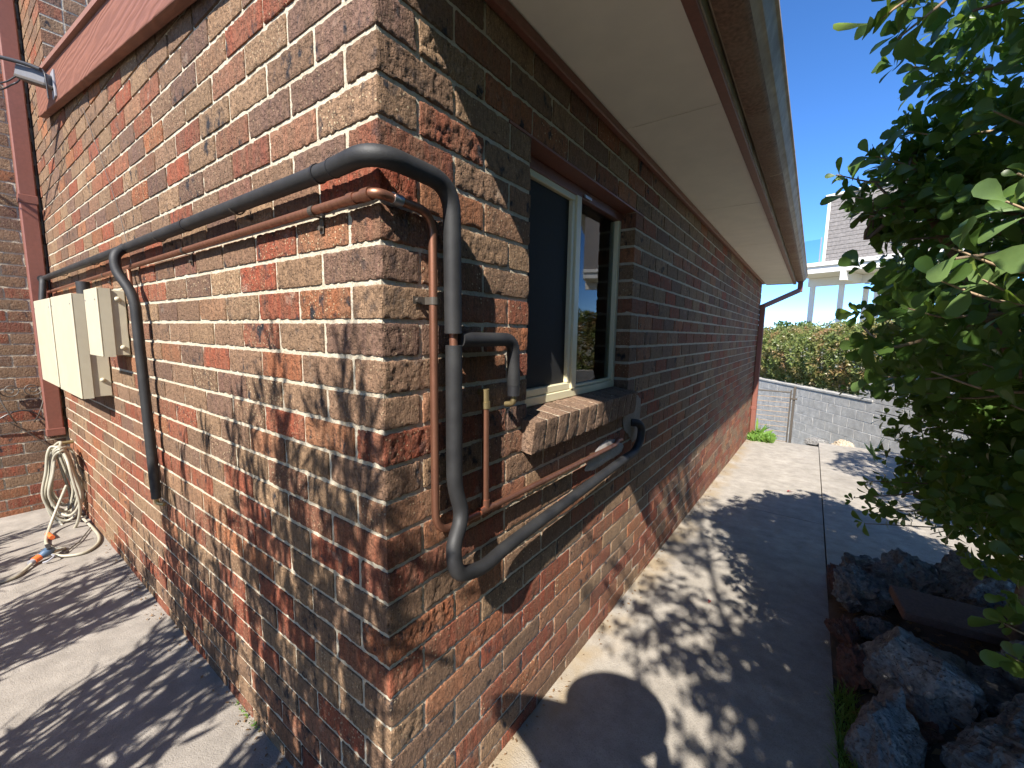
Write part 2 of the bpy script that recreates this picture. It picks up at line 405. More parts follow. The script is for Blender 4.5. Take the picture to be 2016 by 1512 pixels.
xs = [-900, -200, -60, -20, -8, -3, 0, 2, 4, 8, 20, 60, 200, 900]; ys = [-900, -200, -60, -20, -8, -3, 0, 4, 8, 12, 16, 22, 40, 120, 400, 1500]
for y in ys:
    for x in xs: V.append((x, y, terrain_z(x, y)))
for b in range(len(ys) - 1):
    for a in range(len(xs) - 1):
        w = len(xs); F.append((b * w + a, b * w + a + 1, (b + 1) * w + a + 1, (b + 1) * w + a))
tag(obj('ground', V, F, M['terrain']), kind='structure')
yard = tag(empty('yard', (-2, -2, 0)), kind='structure')
obj('paving_slab', *sheet(-4.2, -0.004, -2.6, 0.02, 20, 14, 0.1, lambda x, y: 0.0), M['yard'], yard)
obj('paving_slab', *sheet(-4.2, -0.004, -13.0, -2.608, 4, 4, 0.1, lambda x, y: 0.0), M['yard'], yard)  # unseen part of the yard, lengthened to bounce more light into the shade
path = tag(empty('path', (0.5, 2, 0)), kind='structure')
for (y0, y1) in ((-13.0, -1.2), (-1.194, 3.775), (3.783, 6.45), (6.458, 7.55)):
    obj('paving_slab', *sheet(0.0, 0.985, y0, y1, 6, 16, 0.1, gz), M['path'], path)
def side_z(x, y): return gz(0.5, y) + 0.004
obj('paving_slab', *sheet(0.993, 2.9, 2.78, 5.6, 8, 10, 0.1, side_z), M['path'], path)
obj('paving_slab', *sheet(0.993, 2.9, 5.607, 7.95, 8, 8, 0.1, side_z), M['path'], path)
V, F = sheet(0.987, 4.2, -7.0, 2.772, 26, 60, 0.4, lambda x, y: 0)
V = np.array(V); top = V[:, 2] > -0.2
V[top, 2] = -0.06 + np.clip((V[top, 0] - 1.05) * 0.5, 0, 0.35) + 0.05 * fbm(V[top], 4, 3)
tag(obj('garden_bed', V, F, M['soil'], smooth=3.1), kind='structure')

# ------------------------------------------------------------------ brick house
P_ = 0.086; ZJ0 = 2.11
def zj(n): return ZJ0 - n * P_
XF = -4.2          # face of the far wing that turns towards the camera side
house = empty('brick_house', (0, 0, 0), 'brown and red brick house with brown trim and a cream boxed eave', 'house')
JT = 0.0053         # half a joint
bricks = []        # (lo, hi, exposed faces, wall)
def zr(k): return zj(k + 1) + JT, zj(k) - JT
KT, KB = -24, 28
WY0, WY1 = 0.59, 1.56
END_R = 7.64
def cut(a, b, holes):
    segs = [(a, b)]
    for h0, h1 in holes:
        ns = []
        for s, e in segs:
            if e <= h0 or s >= h1: ns.append((s, e))
            else:
                if h0 - s > 0.03: ns.append((s, h0))
                if e - h1 > 0.03: ns.append((h1, e))
        segs = ns
    return segs
for k in range(KT, KB + 1):
    z0, z1 = zr(k)
    even = k % 2 == 0
    lowtop = k >= -3
    # corner brick
    if lowtop:
        if even: bricks.append(((-0.11, 0, z0), (0, 0.23, z1), 'right'))
        else: bricks.append(((-0.23, 0, z0), (0, 0.11, z1), 'right'))
    # right wall, seen from the path
    if lowtop:
        y = 0.24 if even else 0.12
        while y < END_R - 0.02:
            holes = [(WY0, WY1)] if 0 <= k <= 11 else []
            for s, e in cut(y, min(y + 0.23, END_R), holes): bricks.append(((-0.11, s, z0), (0, e, z1), 'right'))
            y += 0.24
    # left wall
    x = -0.12 if even else -0.24
    while x > XF + 0.02:
        x0 = max(x - 0.23, XF)
        ztop_barge = 2.50 + 0.1325 * (-x)
        if z0 < 2.95 and (z0 < ztop_barge or x0 < -3.6):
            if x - x0 > 0.03: bricks.append(((x0, 0, z0), (x, 0.11, z1), 'left'))
        x -= 0.24
    if z0 >= 2.95:                     # upper storey strip left of its own corner
        x = -3.45
        while x > XF + 0.02:
            w_ = 0.11 if (x == -3.45 and even) else 0.23
            bricks.append(((max(x - w_, XF), 0, z0), (x, 0.11, z1), 'left')); x -= w_ + 0.01
    # far wing, turned to face +x
    if k <= 24:
        y = -0.01 if even else 0.11
        while y > -2.3:
            a, b = y - 0.23, min(y, -0.005)
            if b - a > 0.03: bricks.append(((XF - 0.11, a, z0), (XF, b, z1), 'far'))
            y -= 0.24
    # upper storey return above the roof, facing +x
    if k < -8:
        y = 0.12 if even else 0.0
        while y < 3.0:
            bricks.append(((-3.56, max(y, 0.115), z0), (-3.45, y + 0.23, z1), 'upper')); y += 0.24
# mortar bodies
R_ = 0.004
w_left = obj('wall', *box((XF - 0.1, R_, -0.3), (-0.112, 0.118, 2.40)), M['mortar'], house)
w_left['label'] = 'sunlit brick wall carrying the pipes and metal boxes'
mb = MB()
for lo, hi in (((-0.12, R_ + 0.0005, -0.4), (-R_, WY0 - 0.0035, 2.40)), ((-0.12, WY1 + 0.0035, -0.4), (-R_, END_R - R_, 2.40)),
               ((-0.12, WY0 - 0.003, -0.4), (-R_ - 0.0003, WY1 + 0.003, zj(12) - 0.02)), ((-0.12, WY0 - 0.003, zj(0) + 0.004), (-R_ - 0.0003, WY1 + 0.003, 2.40))):
    mb.add(box(lo, hi))
w_right = mb.obj('wall', M['mortar'], house); w_right['label'] = 'long brick wall with the window beside the path'
w_far = obj('wall', *box((XF - 0.3, -6.0, -0.3), (XF - R_, 0.004, 4.3)), M['mortar'], house)
w_up = MB().add(box((-4.3, R_ + 0.001, 2.401), (-3.453, 0.12, 4.3))).add(box((-3.6, 0.121, 2.7), (-3.4535, 3.2, 4.3))).obj('wall', M['mortar'], house)
WALLS = dict(left=w_left, right=w_right, far=w_far, upper=w_up)

TAN, BRN, RED, ORG, DRK = (0.32, 0.205, 0.118), (0.245, 0.148, 0.092), (0.30, 0.074, 0.038), (0.37, 0.140, 0.062), (0.18, 0.105, 0.078)
def brick_col(z):
    r = RND.random(); red = 0.27 + 0.30 * max(0, min(1, (1.5 - z) / 1.5))
    if r < red: c = RED if RND.random() < 0.72 else ORG
    elif r < red + 0.30: c = TAN
    elif r < red + 0.56: c = BRN
    else: c = DRK
    o = RND.choice((TAN, BRN, BRN, RED, DRK)); m = RND.random() * 0.4
    v = RND.uniform(0.82, 1.18)
    return tuple(v * (c[i] * (1 - m) + o[i] * m) for i in range(3))
def gridbox(lo, hi, n, skip=()):
    """closed box whose faces are grids; n = divisions in x, y, z"""
    idx = {}; V = []; F = []
    lo = np.array(lo); hi = np.array(hi); n = np.array(n)
    def vid(c):
        if c not in idx: idx[c] = len(V); V.append(lo + (hi - lo) * np.array(c) / n)
        return idx[c]
    for ax in range(3):
        u, v = (ax + 1) % 3, (ax + 2) % 3
        for sd in (0, 1):
            if (ax, sd) in skip: continue
            for a in range(n[u]):
                for b in range(n[v]):
                    q = []
                    for da, db in ((0, 0), (1, 0), (1, 1), (0, 1)):
                        c = [0, 0, 0]; c[ax] = sd * int(n[ax]); c[u] = a + da; c[v] = b + db; q.append(vid(tuple(c)))
                    F.append(q if sd else q[::-1])
    return np.array(V), F
def rough_brick(lo, hi, cell, wall, seed, amp=None):
    lo = np.array(lo, float); hi = np.array(hi, float); d = hi - lo
    n = np.maximum(1, np.round(d / cell)).astype(int)
    skip = {'left': ((1, 1),), 'right': ((0, 0),), 'far': ((0, 0),), 'upper': ((0, 0),), 'sill': ()}[wall]
    if wall == 'right' and lo[1] < 0.001: skip = ()
    V, F = gridbox(lo, hi, n, skip)
    rr = random.Random(seed)
    # rounded, chipped arrises
    cen = (lo + hi) / 2; h = d / 2
    rel = (V - cen) / h
    if cell < 0.2:
        near = np.abs(V - np.where(rel > 0, hi, lo)) < 1e-6
        cnt = near.sum(1)
        chip = np.where(cnt >= 2, 0.0010 + 0.0030 * np.clip(vnoise(V, 70, seed % 97) - 0.1, 0, 1), 0.0)
        V = V - np.sign(rel) * near * chip[:, None]
        amp = amp if amp is not None else (rr.choice((0.0008, 0.0012, 0.002, 0.003)) if wall == 'right' else rr.choice((0.0004, 0.0008, 0.0012)))
        o = np.array([rr.uniform(0, 50) for _ in range(3)])
        Q = (V + o) * np.array([1, 1, 0.75])
        f = np.clip(fbm(Q, 85, 3, 3, 0.7), -1.2, 0.6) + (0.5 * vnoise((V + o) * np.array([1, 1, 0.15]), 120, 9))
        disp = np.clip(f * amp, -0.0022, 0.002) * np.where(cnt >= 2, 0.45, 1.0)
        for ax in range(3):
            V[:, ax] += np.where(near[:, ax], np.sign(rel[:, ax]) * disp, 0)
    else:
        V = V + NR.uniform(-0.0018, 0.0018, V.shape)
    # lie a little proud or shy of the wall plane
    sh = rr.uniform(0.0, 0.0022)
    if wall == 'left': V[:, 1] -= sh
    elif wall in ('right', 'far', 'upper'): V[:, 0] += sh
    return V, F
def set_attrs(me, col, seed, dark):
    n = len(me.vertices)
    a = me.attributes.new('bcol', 'FLOAT_COLOR', 'POINT'); a.data.foreach_set('color', np.tile(np.array(list(col) + [1.0], np.float32), n) if np.ndim(col) == 1 else np.asarray(col, np.float32).ravel())
    a = me.attributes.new('seed', 'FLOAT', 'POINT'); a.data.foreach_set('value', np.full(n, seed, np.float32) if np.isscalar(seed) else np.asarray(seed, np.float32))
    a = me.attributes.new('dark', 'FLOAT', 'POINT'); a.data.foreach_set('value', np.full(n, dark, np.float32) if np.isscalar(dark) else np.asarray(dark, np.float32))
def brick_size(lo, hi, wall):
    """share of the picture the brick's faces cover"""
    lo = np.array(lo); hi = np.array(hi); c = (lo + hi) / 2
    A = 0.0
    quads = []
    if wall in ('left',) or (wall == 'right' and lo[1] < 0.001):
        quads.append([(lo[0], lo[1], lo[2]), (hi[0], lo[1], lo[2]), (hi[0], lo[1], hi[2]), (lo[0], lo[1], hi[2])])
    if wall != 'left':
        quads.append([(hi[0], lo[1], lo[2]), (hi[0], hi[1], lo[2]), (hi[0], hi[1], hi[2]), (hi[0], lo[1], hi[2])])
    for q in quads:
        pr = [proj(p) for p in q]
        if min(p[2] for p in pr) < 0.15: continue
        mx = sum(p[0] for p in pr) / 4; my = sum(p[1] for p in pr) / 4
        if not (-0.02 < mx < 1.02 and -0.02 < my < 0.77): continue
        A += 0.5 * abs(sum(pr[i][0] * pr[(i + 1) % 4][1] - pr[(i + 1) % 4][0] * pr[i][1] for i in range(4)))
    return A
sizes = [brick_size(*b) for b in bricks]
order = sorted(range(len(bricks)), key=lambda i: -sizes[i])
single = set(order[:288])
SV = []; SF = []; SC = []; SS = []; SD = []; nv = 0
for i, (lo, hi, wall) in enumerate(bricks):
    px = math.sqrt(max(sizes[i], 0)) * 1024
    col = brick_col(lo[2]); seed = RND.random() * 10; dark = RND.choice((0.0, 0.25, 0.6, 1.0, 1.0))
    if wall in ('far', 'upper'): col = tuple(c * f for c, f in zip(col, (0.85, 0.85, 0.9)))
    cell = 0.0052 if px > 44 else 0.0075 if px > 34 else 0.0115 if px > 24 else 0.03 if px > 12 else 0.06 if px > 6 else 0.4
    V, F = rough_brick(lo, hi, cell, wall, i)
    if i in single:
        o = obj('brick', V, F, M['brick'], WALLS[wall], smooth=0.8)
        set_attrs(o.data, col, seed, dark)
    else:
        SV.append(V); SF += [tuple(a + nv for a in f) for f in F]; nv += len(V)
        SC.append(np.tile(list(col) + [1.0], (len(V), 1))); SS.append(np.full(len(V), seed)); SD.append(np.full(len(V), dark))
bw = obj('brickwork', np.vstack(SV), SF, M['brick'], house, smooth=0.7); bw['kind'] = 'stuff'
set_attrs(bw.data, np.vstack(SC), np.concatenate(SS), np.concatenate(SD))

# window: reveals are the jamb bricks, the frame sits back in the opening
win = empty('window', (-0.1, 1.07, 1.6), parent=house)
FX0, FX1 = -0.115, -0.075
zt, zb = zj(0) - 0.006, 1.205
def fr(name, lo, hi, mat, b=0.003): return obj(name, *bevbox(lo, hi, b), M[mat], win)
y0, y1 = WY0 + 0.004, WY1 - 0.004; ym = 1.075
fr('frame', (FX0, y0, zt - 0.035), (FX1, y1, zt), 'frame'); fr('frame', (FX0, y0, zb), (FX1, y1, zb + 0.035), 'frame')
fr('frame', (FX0, y0, zb + 0.0355), (FX1, y0 + 0.03, zt - 0.0355), 'frame'); fr('frame', (FX0, y1 - 0.03, zb + 0.0355), (FX1, y1, zt - 0.0355), 'frame')
fr('mullion', (FX0 + 0.002, ym - 0.022, zb + 0.0355), (FX1 + 0.004, ym + 0.022, zt - 0.0355), 'frame')
fr('sash_rail', (FX0 + 0.006, y0 + 0.031, zt - 0.062), (FX1 - 0.004, ym - 0.023, zt - 0.0365), 'frame'); fr('sash_rail', (FX0 + 0.006, y0 + 0.031, zb + 0.036), (FX1 - 0.004, ym - 0.023, zb + 0.066), 'frame')
fr('sash_rail', (FX0 + 0.006, ym - 0.048, zb + 0.0665), (FX1 - 0.004, ym - 0.0225, zt - 0.0625), 'frame'); fr('sash_rail', (FX0 + 0.006, y0 + 0.031, zb + 0.0665), (FX1 - 0.004, y0 + 0.05, zt - 0.0625), 'frame')
fr('sash_rail', (FX0 + 0.004, ym + 0.023, zb + 0.036), (FX1 - 0.008, y1 - 0.031, zb + 0.05), 'frame')
obj('fly_screen', *box((-0.0985, y0 + 0.0505, zb + 0.067), (-0.0965, ym - 0.0485, zt - 0.063)), M['screen'], win)
obj('pane', *box((-0.1035, ym + 0.0225, zb + 0.0505), (-0.0995, y1 - 0.0305, zt - 0.036)), M['glass'], win)
obj('pane', *box((-0.1125, y0 + 0.0305, zb + 0.036), (-0.1085, ym - 0.0225, zt - 0.036)), M['glass'], win)
obj('blind', *box((-0.150, ym + 0.02, zb + 0.02), (-0.147, y1 - 0.012, zt - 0.125)), M['blind'], win)
obj('blind_rail', *bevbox((-0.153, ym + 0.02, zt - 0.1248), (-0.143, y1 - 0.012, zt - 0.112), 0.002), M['frame'], win)
fr('catch', (FX1 + 0.0045, ym + 0.035, zt - 0.034), (FX1 + 0.012, ym + 0.1, zt - 0.022), 'steel', 0.001)
# dark room behind the window
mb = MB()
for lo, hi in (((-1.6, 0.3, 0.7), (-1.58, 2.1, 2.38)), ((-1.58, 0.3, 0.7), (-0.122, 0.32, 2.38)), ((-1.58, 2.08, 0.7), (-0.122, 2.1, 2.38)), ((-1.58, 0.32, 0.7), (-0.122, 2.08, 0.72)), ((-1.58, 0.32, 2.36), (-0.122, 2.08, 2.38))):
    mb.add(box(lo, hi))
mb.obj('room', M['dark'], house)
obj('lintel', *box((-0.108, WY0 - 0.12, zj(0) - 0.0045), (0.001, WY1 + 0.12, zj(0) + 0.0035)), M['brown'], house)
obj('head_trim', *bevbox((-0.105, WY0 + 0.003, zj(0) - 0.045), (-0.073, WY1 - 0.003, zj(0) - 0.0055), 0.002), M['brown'], house)
# sloping brick-on-edge sill
sill = empty('window_sill', (0, 1.07, 1.14), parent=house)
tilt = Matrix.Rotation(math.radians(7), 4, 'Y')
SY0, SY1 = 0.56, 1.575
nb = 12; pw = (SY1 - SY0) / nb
for i in range(nb):
    a = SY0 + i * pw + 0.004; b = SY0 + (i + 1) * pw - 0.004
    V, F = rough_brick((-0.15, a, -0.115), (0.0, b, 0.0), 0.011, 'sill', 900 + i, 0.002)
    V = np.array([tuple(Matrix.Translation((0.056, 0, 1.188)) @ tilt @ Vector(v)) for v in V])
    o = obj('brick', V, F, M['brick'], sill, smooth=0.8)
    vv = RND.uniform(0.8, 1.15); cc = tuple(x * vv for x in (0.27, 0.175, 0.12)); set_attrs(o.data, cc, RND.random() * 10, 0.3)
V, F = box((-0.147, SY0 + 0.006, -0.112), (-0.0035, SY1 - 0.006, -0.0035))
obj('mortar_bed', [tuple(Matrix.Translation((0.056, 0, 1.188)) @ tilt @ Vector(v)) for v in V], F, M['mortar'], sill)
# eave along the right wall
EY0, EY1 = -0.008, 8.05
eave = empty('eave', (0.3, 4, 2.39), parent=house)
yj = [EY0 + 0.01, 1.30, 2.78, 4.26, 5.74, 7.22, EY1]
for a, b in zip(yj[:-1], yj[1:]):
    obj('soffit_panel', *bevbox((0.022, a + 0.0025, 2.392), (0.42, b - 0.0025, 2.400), 0.002), M['soffit'], eave)
obj('soffit_backing', *box((-0.1, EY0 + 0.01, 2.4005), (0.43, EY1, 2.41)), M['brown'], eave)
obj('wall_trim', *bevbox((0.0015, EY0 + 0.02, 2.355), (0.030, END_R + 0.02, 2.3915), 0.004), M['brown'], eave)
obj('fascia', *bevbox((0.4205, EY0, 2.372), (0.458, 3.2, 2.53), 0.003), M['brown'], eave)
obj('fascia', *bevbox((0.4205, 3.203, 2.372), (0.458, EY1, 2.53), 0.003), M['brown'], eave)
obj('fascia_cover', *box((0.4585, EY0 + 0.004, 2.378), (0.463, EY1 - 0.004, 2.53)), M['fascia'], eave)
prof = [(0.464, 2.425), (0.475, 2.405), (0.50, 2.398), (0.545, 2.402), (0.562, 2.412), (0.572, 2.432), (0.584, 2.440), (0.590, 2.455), (0.596, 2.485), (0.603, 2.50), (0.612, 2.505), (0.612, 2.516), (0.600, 2.518)]
def gutter_seg(ya, yb, name):
    V = []; F = []; fm = []
    n = len(prof)
    for y in (ya, yb):
        for (x, z) in prof: V.append((x, y, z))
    for y in (ya, yb):
        for (x, z) in prof: V.append((x - 0.004, y, z + 0.003))
    for i in range(n - 1):
        F.append((i, i + 1, n + i + 1, n + i)); fm.append(1 if i < 4 else 0)
        F.append((2 * n + i, 3 * n + i, 3 * n + i + 1, 2 * n + i + 1)); fm.append(0)
    return obj(name, V, F, None, eave, smooth=0.6, mats=[M['gutter'], M['rusty']], fmat=fm)
gutter_seg(EY0 + 0.002, 2.3, 'gutter'); gutter_seg(2.302, 5.15, 'gutter'); gutter_seg(5.152, EY1 + 0.02, 'gutter')
for y in (2.3, 5.15):
    V, F = gridbox((0, 0, 0), (1, 1, 1), (1, 1, 1))
    vs = []; fs = []; n = len(prof)
    for yy in (y - 0.006, y + 0.006):
        for (x, z) in prof[2:]: vs.append((x + 0.0018, yy, z - 0.0015))
    m = len(prof) - 2
    for i in range(m - 1): fs.append((i, i + 1, m + i + 1, m + i))
    obj('gutter_joint', vs, fs, M['gutter'], eave)
for y in (EY0, EY1 + 0.021):
    V = [(x, y, z) for x, z in prof] + [(0.464, y, 2.518)]
    V2 = [(x, y + 0.002, z) for x, z in prof] + [(0.464, y + 0.002, 2.518)]
    n = len(V); F = [tuple(range(n)), tuple(range(n, 2 * n))[::-1]] + [(i, (i + 1) % n, n + (i + 1) % n, n + i) for i in range(n)]
    obj('gutter_stop_end', V + V2, F, M['brown'], eave)
obj('end_board', *bevbox((0.02, EY1 + 0.001, 2.385), (0.455, EY1 + 0.018, 2.52), 0.002), M['brown'], eave)
# roof and rake board of the low wing
def raked(x0, x1, za, zb, th, ya, yb):
    return [(x0, ya, za), (x1, ya, zb), (x1, yb, zb), (x0, yb, za), (x0, ya, za + th), (x1, ya, zb + th), (x1, yb, zb + th), (x0, yb, za + th)], box((0, 0, 0), (1, 1, 1))[1]
zbar = lambda x: 2.383 - 0.1325 * x
V, F = raked(-3.46, 0.62, zbar(-3.46), zbar(0.62), 0.205, -0.050, -0.012)

bb = obj('rake_board', V, F, M['timber'], house); bb['label'] = 'sloping brown timber board along the roof edge above the boxes'
md = bb.modifiers.new('bevel', 'BEVEL'); md.width = 0.004; md.segments = 2
obj('roof', *raked(-3.44, 0.50, zbar(-3.44) + 0.225, zbar(0.50) + 0.225, 0.03, -0.055, 8.06), M['roof'], house)
obj('roof_flashing', *raked(-3.46, 0.60, zbar(-3.46) + 0.2065, zbar(0.60) + 0.2065, 0.016, -0.068, -0.01), M['roof'], house)
# wall head under the rake, so that the wall is closed behind the board
V = [(-3.449, 0.0062, 2.401), (-0.12, 0.0062, 2.401), (-0.12, 0.0062, zbar(-0.12) + 0.2), (-3.449, 0.0062, zbar(-3.449) + 0.2)]
V2 = [(x, 0.115, z) for x, y, z in V]
obj('gable_backing', V + V2, [(0, 1, 2, 3), (7, 6, 5, 4), (0, 4, 5, 1), (1, 5, 6, 2), (2, 6, 7, 3), (3, 7, 4, 0)], M['mortar'], house)
# rear shell of the house
mb = MB(); mb.add(box((-3.9, END_R - 0.11, -0.4), (-0.115, END_R - 0.005, 2.4))); mb.obj('wall', M['mortar'], house)
# downpipes
dp = empty('downpipe', (XF + 0.05, -0.065, 0.6), parent=house)
def dpx(lo, hi, nm='pipe_run'): return obj(nm, *bevbox(lo, hi, 0.008), M['brown'], dp)
dpx((XF + 0.008, -0.118, 0.63), (XF + 0.078, -0.022, 2.43)); dpx((XF + 0.008, -0.118, 2.4345), (XF + 0.078, -0.022, 4.2))
obj('collar', *bevbox((XF + 0.004, -0.122, 2.40), (XF + 0.082, -0.018, 2.46), 0.003), M['brown'], dp)
obj('collar', *bevbox((XF + 0.004, -0.122, 0.60), (XF + 0.082, -0.018, 0.66), 0.003), M['brown'], dp)
dr = empty('downpipe', (0.06, END_R - 0.05, 0), parent=house)
yr = END_R - 0.06
obj('pipe_run', *bevbox((0.008, yr - 0.045, -0.24), (0.083, yr + 0.045, 2.02), 0.008), M['brown'], dr)
obj('collar', *bevbox((0.004, yr - 0.049, 0.25), (0.087, yr + 0.049, 0.30), 0.003), M['brown'], dr)
def slant(p, q, w, h):
    p = Vector(p); q = Vector(q); d = (q - p); L = d.length
    R = d.to_track_quat('X', 'Z').to_matrix().to_4x4()
    V, F = bevbox((0, -w / 2, -h / 2), (L, w / 2, h / 2), 0.006)
    return [tuple(Matrix.Translation(p) @ R @ Vector(v)) for v in V], F
obj('offset_pipe', *slant((0.045, yr, 1.99), (0.53, EY1 - 0.12, 2.27), 0.09, 0.065), M['brown'], dr)
obj('outlet', *bevbox((0.488, EY1 - 0.17, 2.235), (0.56, EY1 - 0.07, 2.40), 0.006), M['brown'], dr)
# cement smears round the pipe holes
def smear(name, cen, ru, rv, plane, mat, seed, thick=0.006):
    rr = random.Random(seed); n = 40; V = []; F = []
    cu, cv = cen; off = 0.0035
    rings = [(1.0, 0.0005), (0.86, thick * 0.6), (0.6, thick), (0.3, thick * 1.1)]
    rad = [1 + 0.35 * math.sin(3 * t + seed) * 0.5 + rr.uniform(-0.05, 0.05) for t in np.linspace(0, 2 * PI, n, endpoint=False)]
    for s, h in rings:
        for i in range(n):
            a = 2 * PI * i / n; u = cu + ru * s * rad[i] * math.cos(a); v = cv + rv * s * rad[i] * math.sin(a)
            hh = off + h + rr.uniform(-0.0007, 0.0007)
            V.append((hh, u, v) if plane == 'x' else (u, -hh, v))
    V.append((off + thick * 1.1, cu, cv) if plane == 'x' else (cu, -off - thick * 1.1, cv))
    for r in range(3):
        for i in range(n):
            j = (i + 1) % n; q = (r * n + i, r * n + j, (r + 1) * n + j, (r + 1) * n + i); F.append(q)
    for i in range(n): F.append((3 * n + i, 3 * n + (i + 1) % n, 4 * n))
    return obj(name, V, F, M[mat], house, smooth=3.1)
smear('cement_patch', (1.30, 0.905), 0.22, 0.055, 'x', 'cement', 3)
smear('cement_patch', (1.66, 1.02), 0.13, 0.12, 'x', 'smear', 5, 0.003)

# ------------------------------------------------------------------ pipes on the walls
fp = empty('insulated_pipe', (0.04, -0.04, 1.84), 'black foam insulated pipe wrapping the brick corner and running under the window', 'pipe')
RB = 0.0198
def foam(name, pts, r=RB, bend=0.06, sides=18, n=8, wob=0.0):
    p = fillet(pts, bend, n)
    rad = np.full(len(p), r)
    if wob: rad = rad * (1 + wob * vnoise(np.array(p) + 3.3, 9, 4))
    return obj(name, *tube(p, rad, sides), M['foam'], fp, smooth=0.9)
foam('foam_sleeve', [(-4.12, -0.05, 1.838), (-1.745, -0.042, 1.836)], wob=0.05)
foam('foam_sleeve', [(-1.742, -0.042, 1.836), (-0.10, -0.042, 1.838)], wob=0.05)
foam('foam_sleeve', [(-0.0985, -0.0425, 1.838), (0.045, -0.046, 1.842), (0.047, 0.175, 1.836), (0.045, 0.182, 1.482)], r=0.0215, bend=[0, 0.07, 0.07, 0], wob=0.05)
foam('foam_sleeve', [(-4.115, -0.049, 1.838), (-4.03, -0.06, 1.838)], r=0.0245)
foam('foam_branch', [(-4.02, -0.055, 1.836), (-3.93, -0.065, 1.826), (-3.90, -0.085, 1.665)], bend=0.07)
foam('foam_branch', [(-1.765, -0.045, 1.838), (-1.745, -0.088, 1.80), (-1.735, -0.090, 1.73), (-1.672, -0.050, 1.62), (-1.645, -0.044, 0.725)], bend=[0, 0.05, 0.05, 0.06, 0])
foam('foam_sleeve', [(0.045, 0.184, 1.452), (0.043, 0.188, 1.075), (0.050, 0.214, 0.99), (0.072, 0.150, 0.930), (0.085, 0.152, 0.858), (0.078, 0.262, 0.820), (0.052, 0.42, 0.815), (0.042, 1.47, 0.848)], bend=[0, 0.05, 0.05, 0.045, 0.05, 0.06, 0.08, 0], r=0.0208, wob=0.09)
foam('foam_elbow', [(0.042, 1.472, 0.848), (0.042, 1.60, 0.846), (0.044, 1.685, 0.90), (0.043, 1.70, 0.965), (0.035, 1.665, 1.00), (0.0, 1.63, 1.005)], bend=0.05, r=0.0215)
foam('foam_branch', [(0.046, 0.204, 1.466), (0.043, 0.445, 1.466), (0.043, 0.452, 1.325)], bend=0.045)
for p, q in (((-0.097, -0.0425, 1.838), (-0.1005, -0.0425, 1.838)), ((-0.158, -0.042, 1.838), (-0.166, -0.042, 1.838)), ((-1.0, -0.042, 1.837), (-1.004, -0.042, 1.837))):
    obj('seam_tape', *cyl(p, q, 0.0217), M['black'], fp, smooth=0.9)
obj('copper_core', *cyl((0.045, 0.182, 1.49), (0.045, 0.184, 1.445), 0.011), M['copper'], fp, smooth=0.9)
for (x, y, z, ax) in ((-1.645, -0.044, 0.712, 0), (0.043, 0.452, 1.312, 1)):
    obj('end_cap', *cyl((x, y, z + 0.016), (x, y, z - 0.02), 0.019), M['black'], fp, smooth=0.9)
    obj('brass_fitting', *tube(fillet([(x, y, z - 0.018), (x, y, z - 0.045), (x + (0.03 if ax == 0 else -0.03), y + (0.02 if ax == 0 else 0.0), z - 0.05)], 0.015), 0.009, 10), M['brass'], fp, smooth=0.9)
for x in (-0.6, -1.3, -2.4, -3.3):
    mbk = MB().add(box((x - 0.008, -0.02, 1.806), (x + 0.008, 0.0, 1.814))).add(tube([(x, -0.042 + 0.0232 * math.cos(t), 1.837 + 0.0232 * math.sin(t)) for t in np.linspace(-2.6, 1.2, 12)], 0.0022, 5))
    mbk.obj('pipe_clip', M['darkmetal'], fp)
cp = empty('copper_pipe', (0.02, -0.02, 1.76), 'bare copper pipe turning the brick corner below the black pipe', 'pipe')
RC = 0.0105
def cu(name, pts, bend=0.05, r=RC, n=10): return obj(name, *tube(fillet(pts, bend, n), r, 14), M['copper'], cp, smooth=0.9)
cu('pipe_run', [(-4.1, -0.024, 1.742), (-0.06, -0.024, 1.772)])
cu('pipe_run', [(-0.062, -0.024, 1.772), (0.022, -0.024, 1.772), (0.022, 0.03, 1.771)], 0.022)
cu('pipe_run', [(0.022, 0.028, 1.771), (0.022, 0.135, 1.766), (0.022, 0.139, 0.955), (0.022, 1.37, 0.936), (0.022, 1.40, 0.952), (0.022, 1.445, 0.947)], [0, 0.085, 0.065, 0.02, 0.02, 0])
cu('pipe_branch', [(0.022, 0.345, 0.955), (0.022, 0.341, 1.29)])
cu('pipe_branch', [(-1.845, -0.024, 1.759), (-1.83, -0.024, 1.70), (-1.735, -0.024, 0.79)], 0.03, 0.009)
def fit_(p, q, r=0.0128, mat='copper', nm='fitting'): return obj(nm, *cyl(p, q, r, 16), M[mat], cp, smooth=0.9)
fit_((-0.072, -0.024, 1.772), (-0.048, -0.024, 1.772)); fit_((-0.02, -0.024, 1.772), (0.006, -0.024, 1.772), 0.0135); fit_((0.022, 0.018, 1.771), (0.022, 0.042, 1.77), 0.0128, 'steel')
fit_((0.022, 0.315, 0.9553), (0.022, 0.375, 0.9545), 0.013); fit_((0.022, 0.345, 0.957), (0.022, 0.345, 0.985), 0.013)
fit_((0.022, 0.342, 1.265), (0.022, 0.341, 1.285), 0.0135, 'brass', 'brass_nut'); fit_((0.022, 0.341, 1.285), (0.022, 0.340, 1.322), 0.0115, 'brass', 'brass_elbow')
fit_((0.026, 0.340, 1.312), (-0.002, 0.340, 1.312), 0.0105, 'brass', 'brass_elbow'); fit_((-1.738, -0.024, 0.80), (-1.73, -0.024, 0.74), 0.0135, 'brass', 'brass_nut'); fit_((-1.73, -0.024, 0.74), (-1.728, -0.024, 0.705), 0.010, 'brass', 'brass_nut')
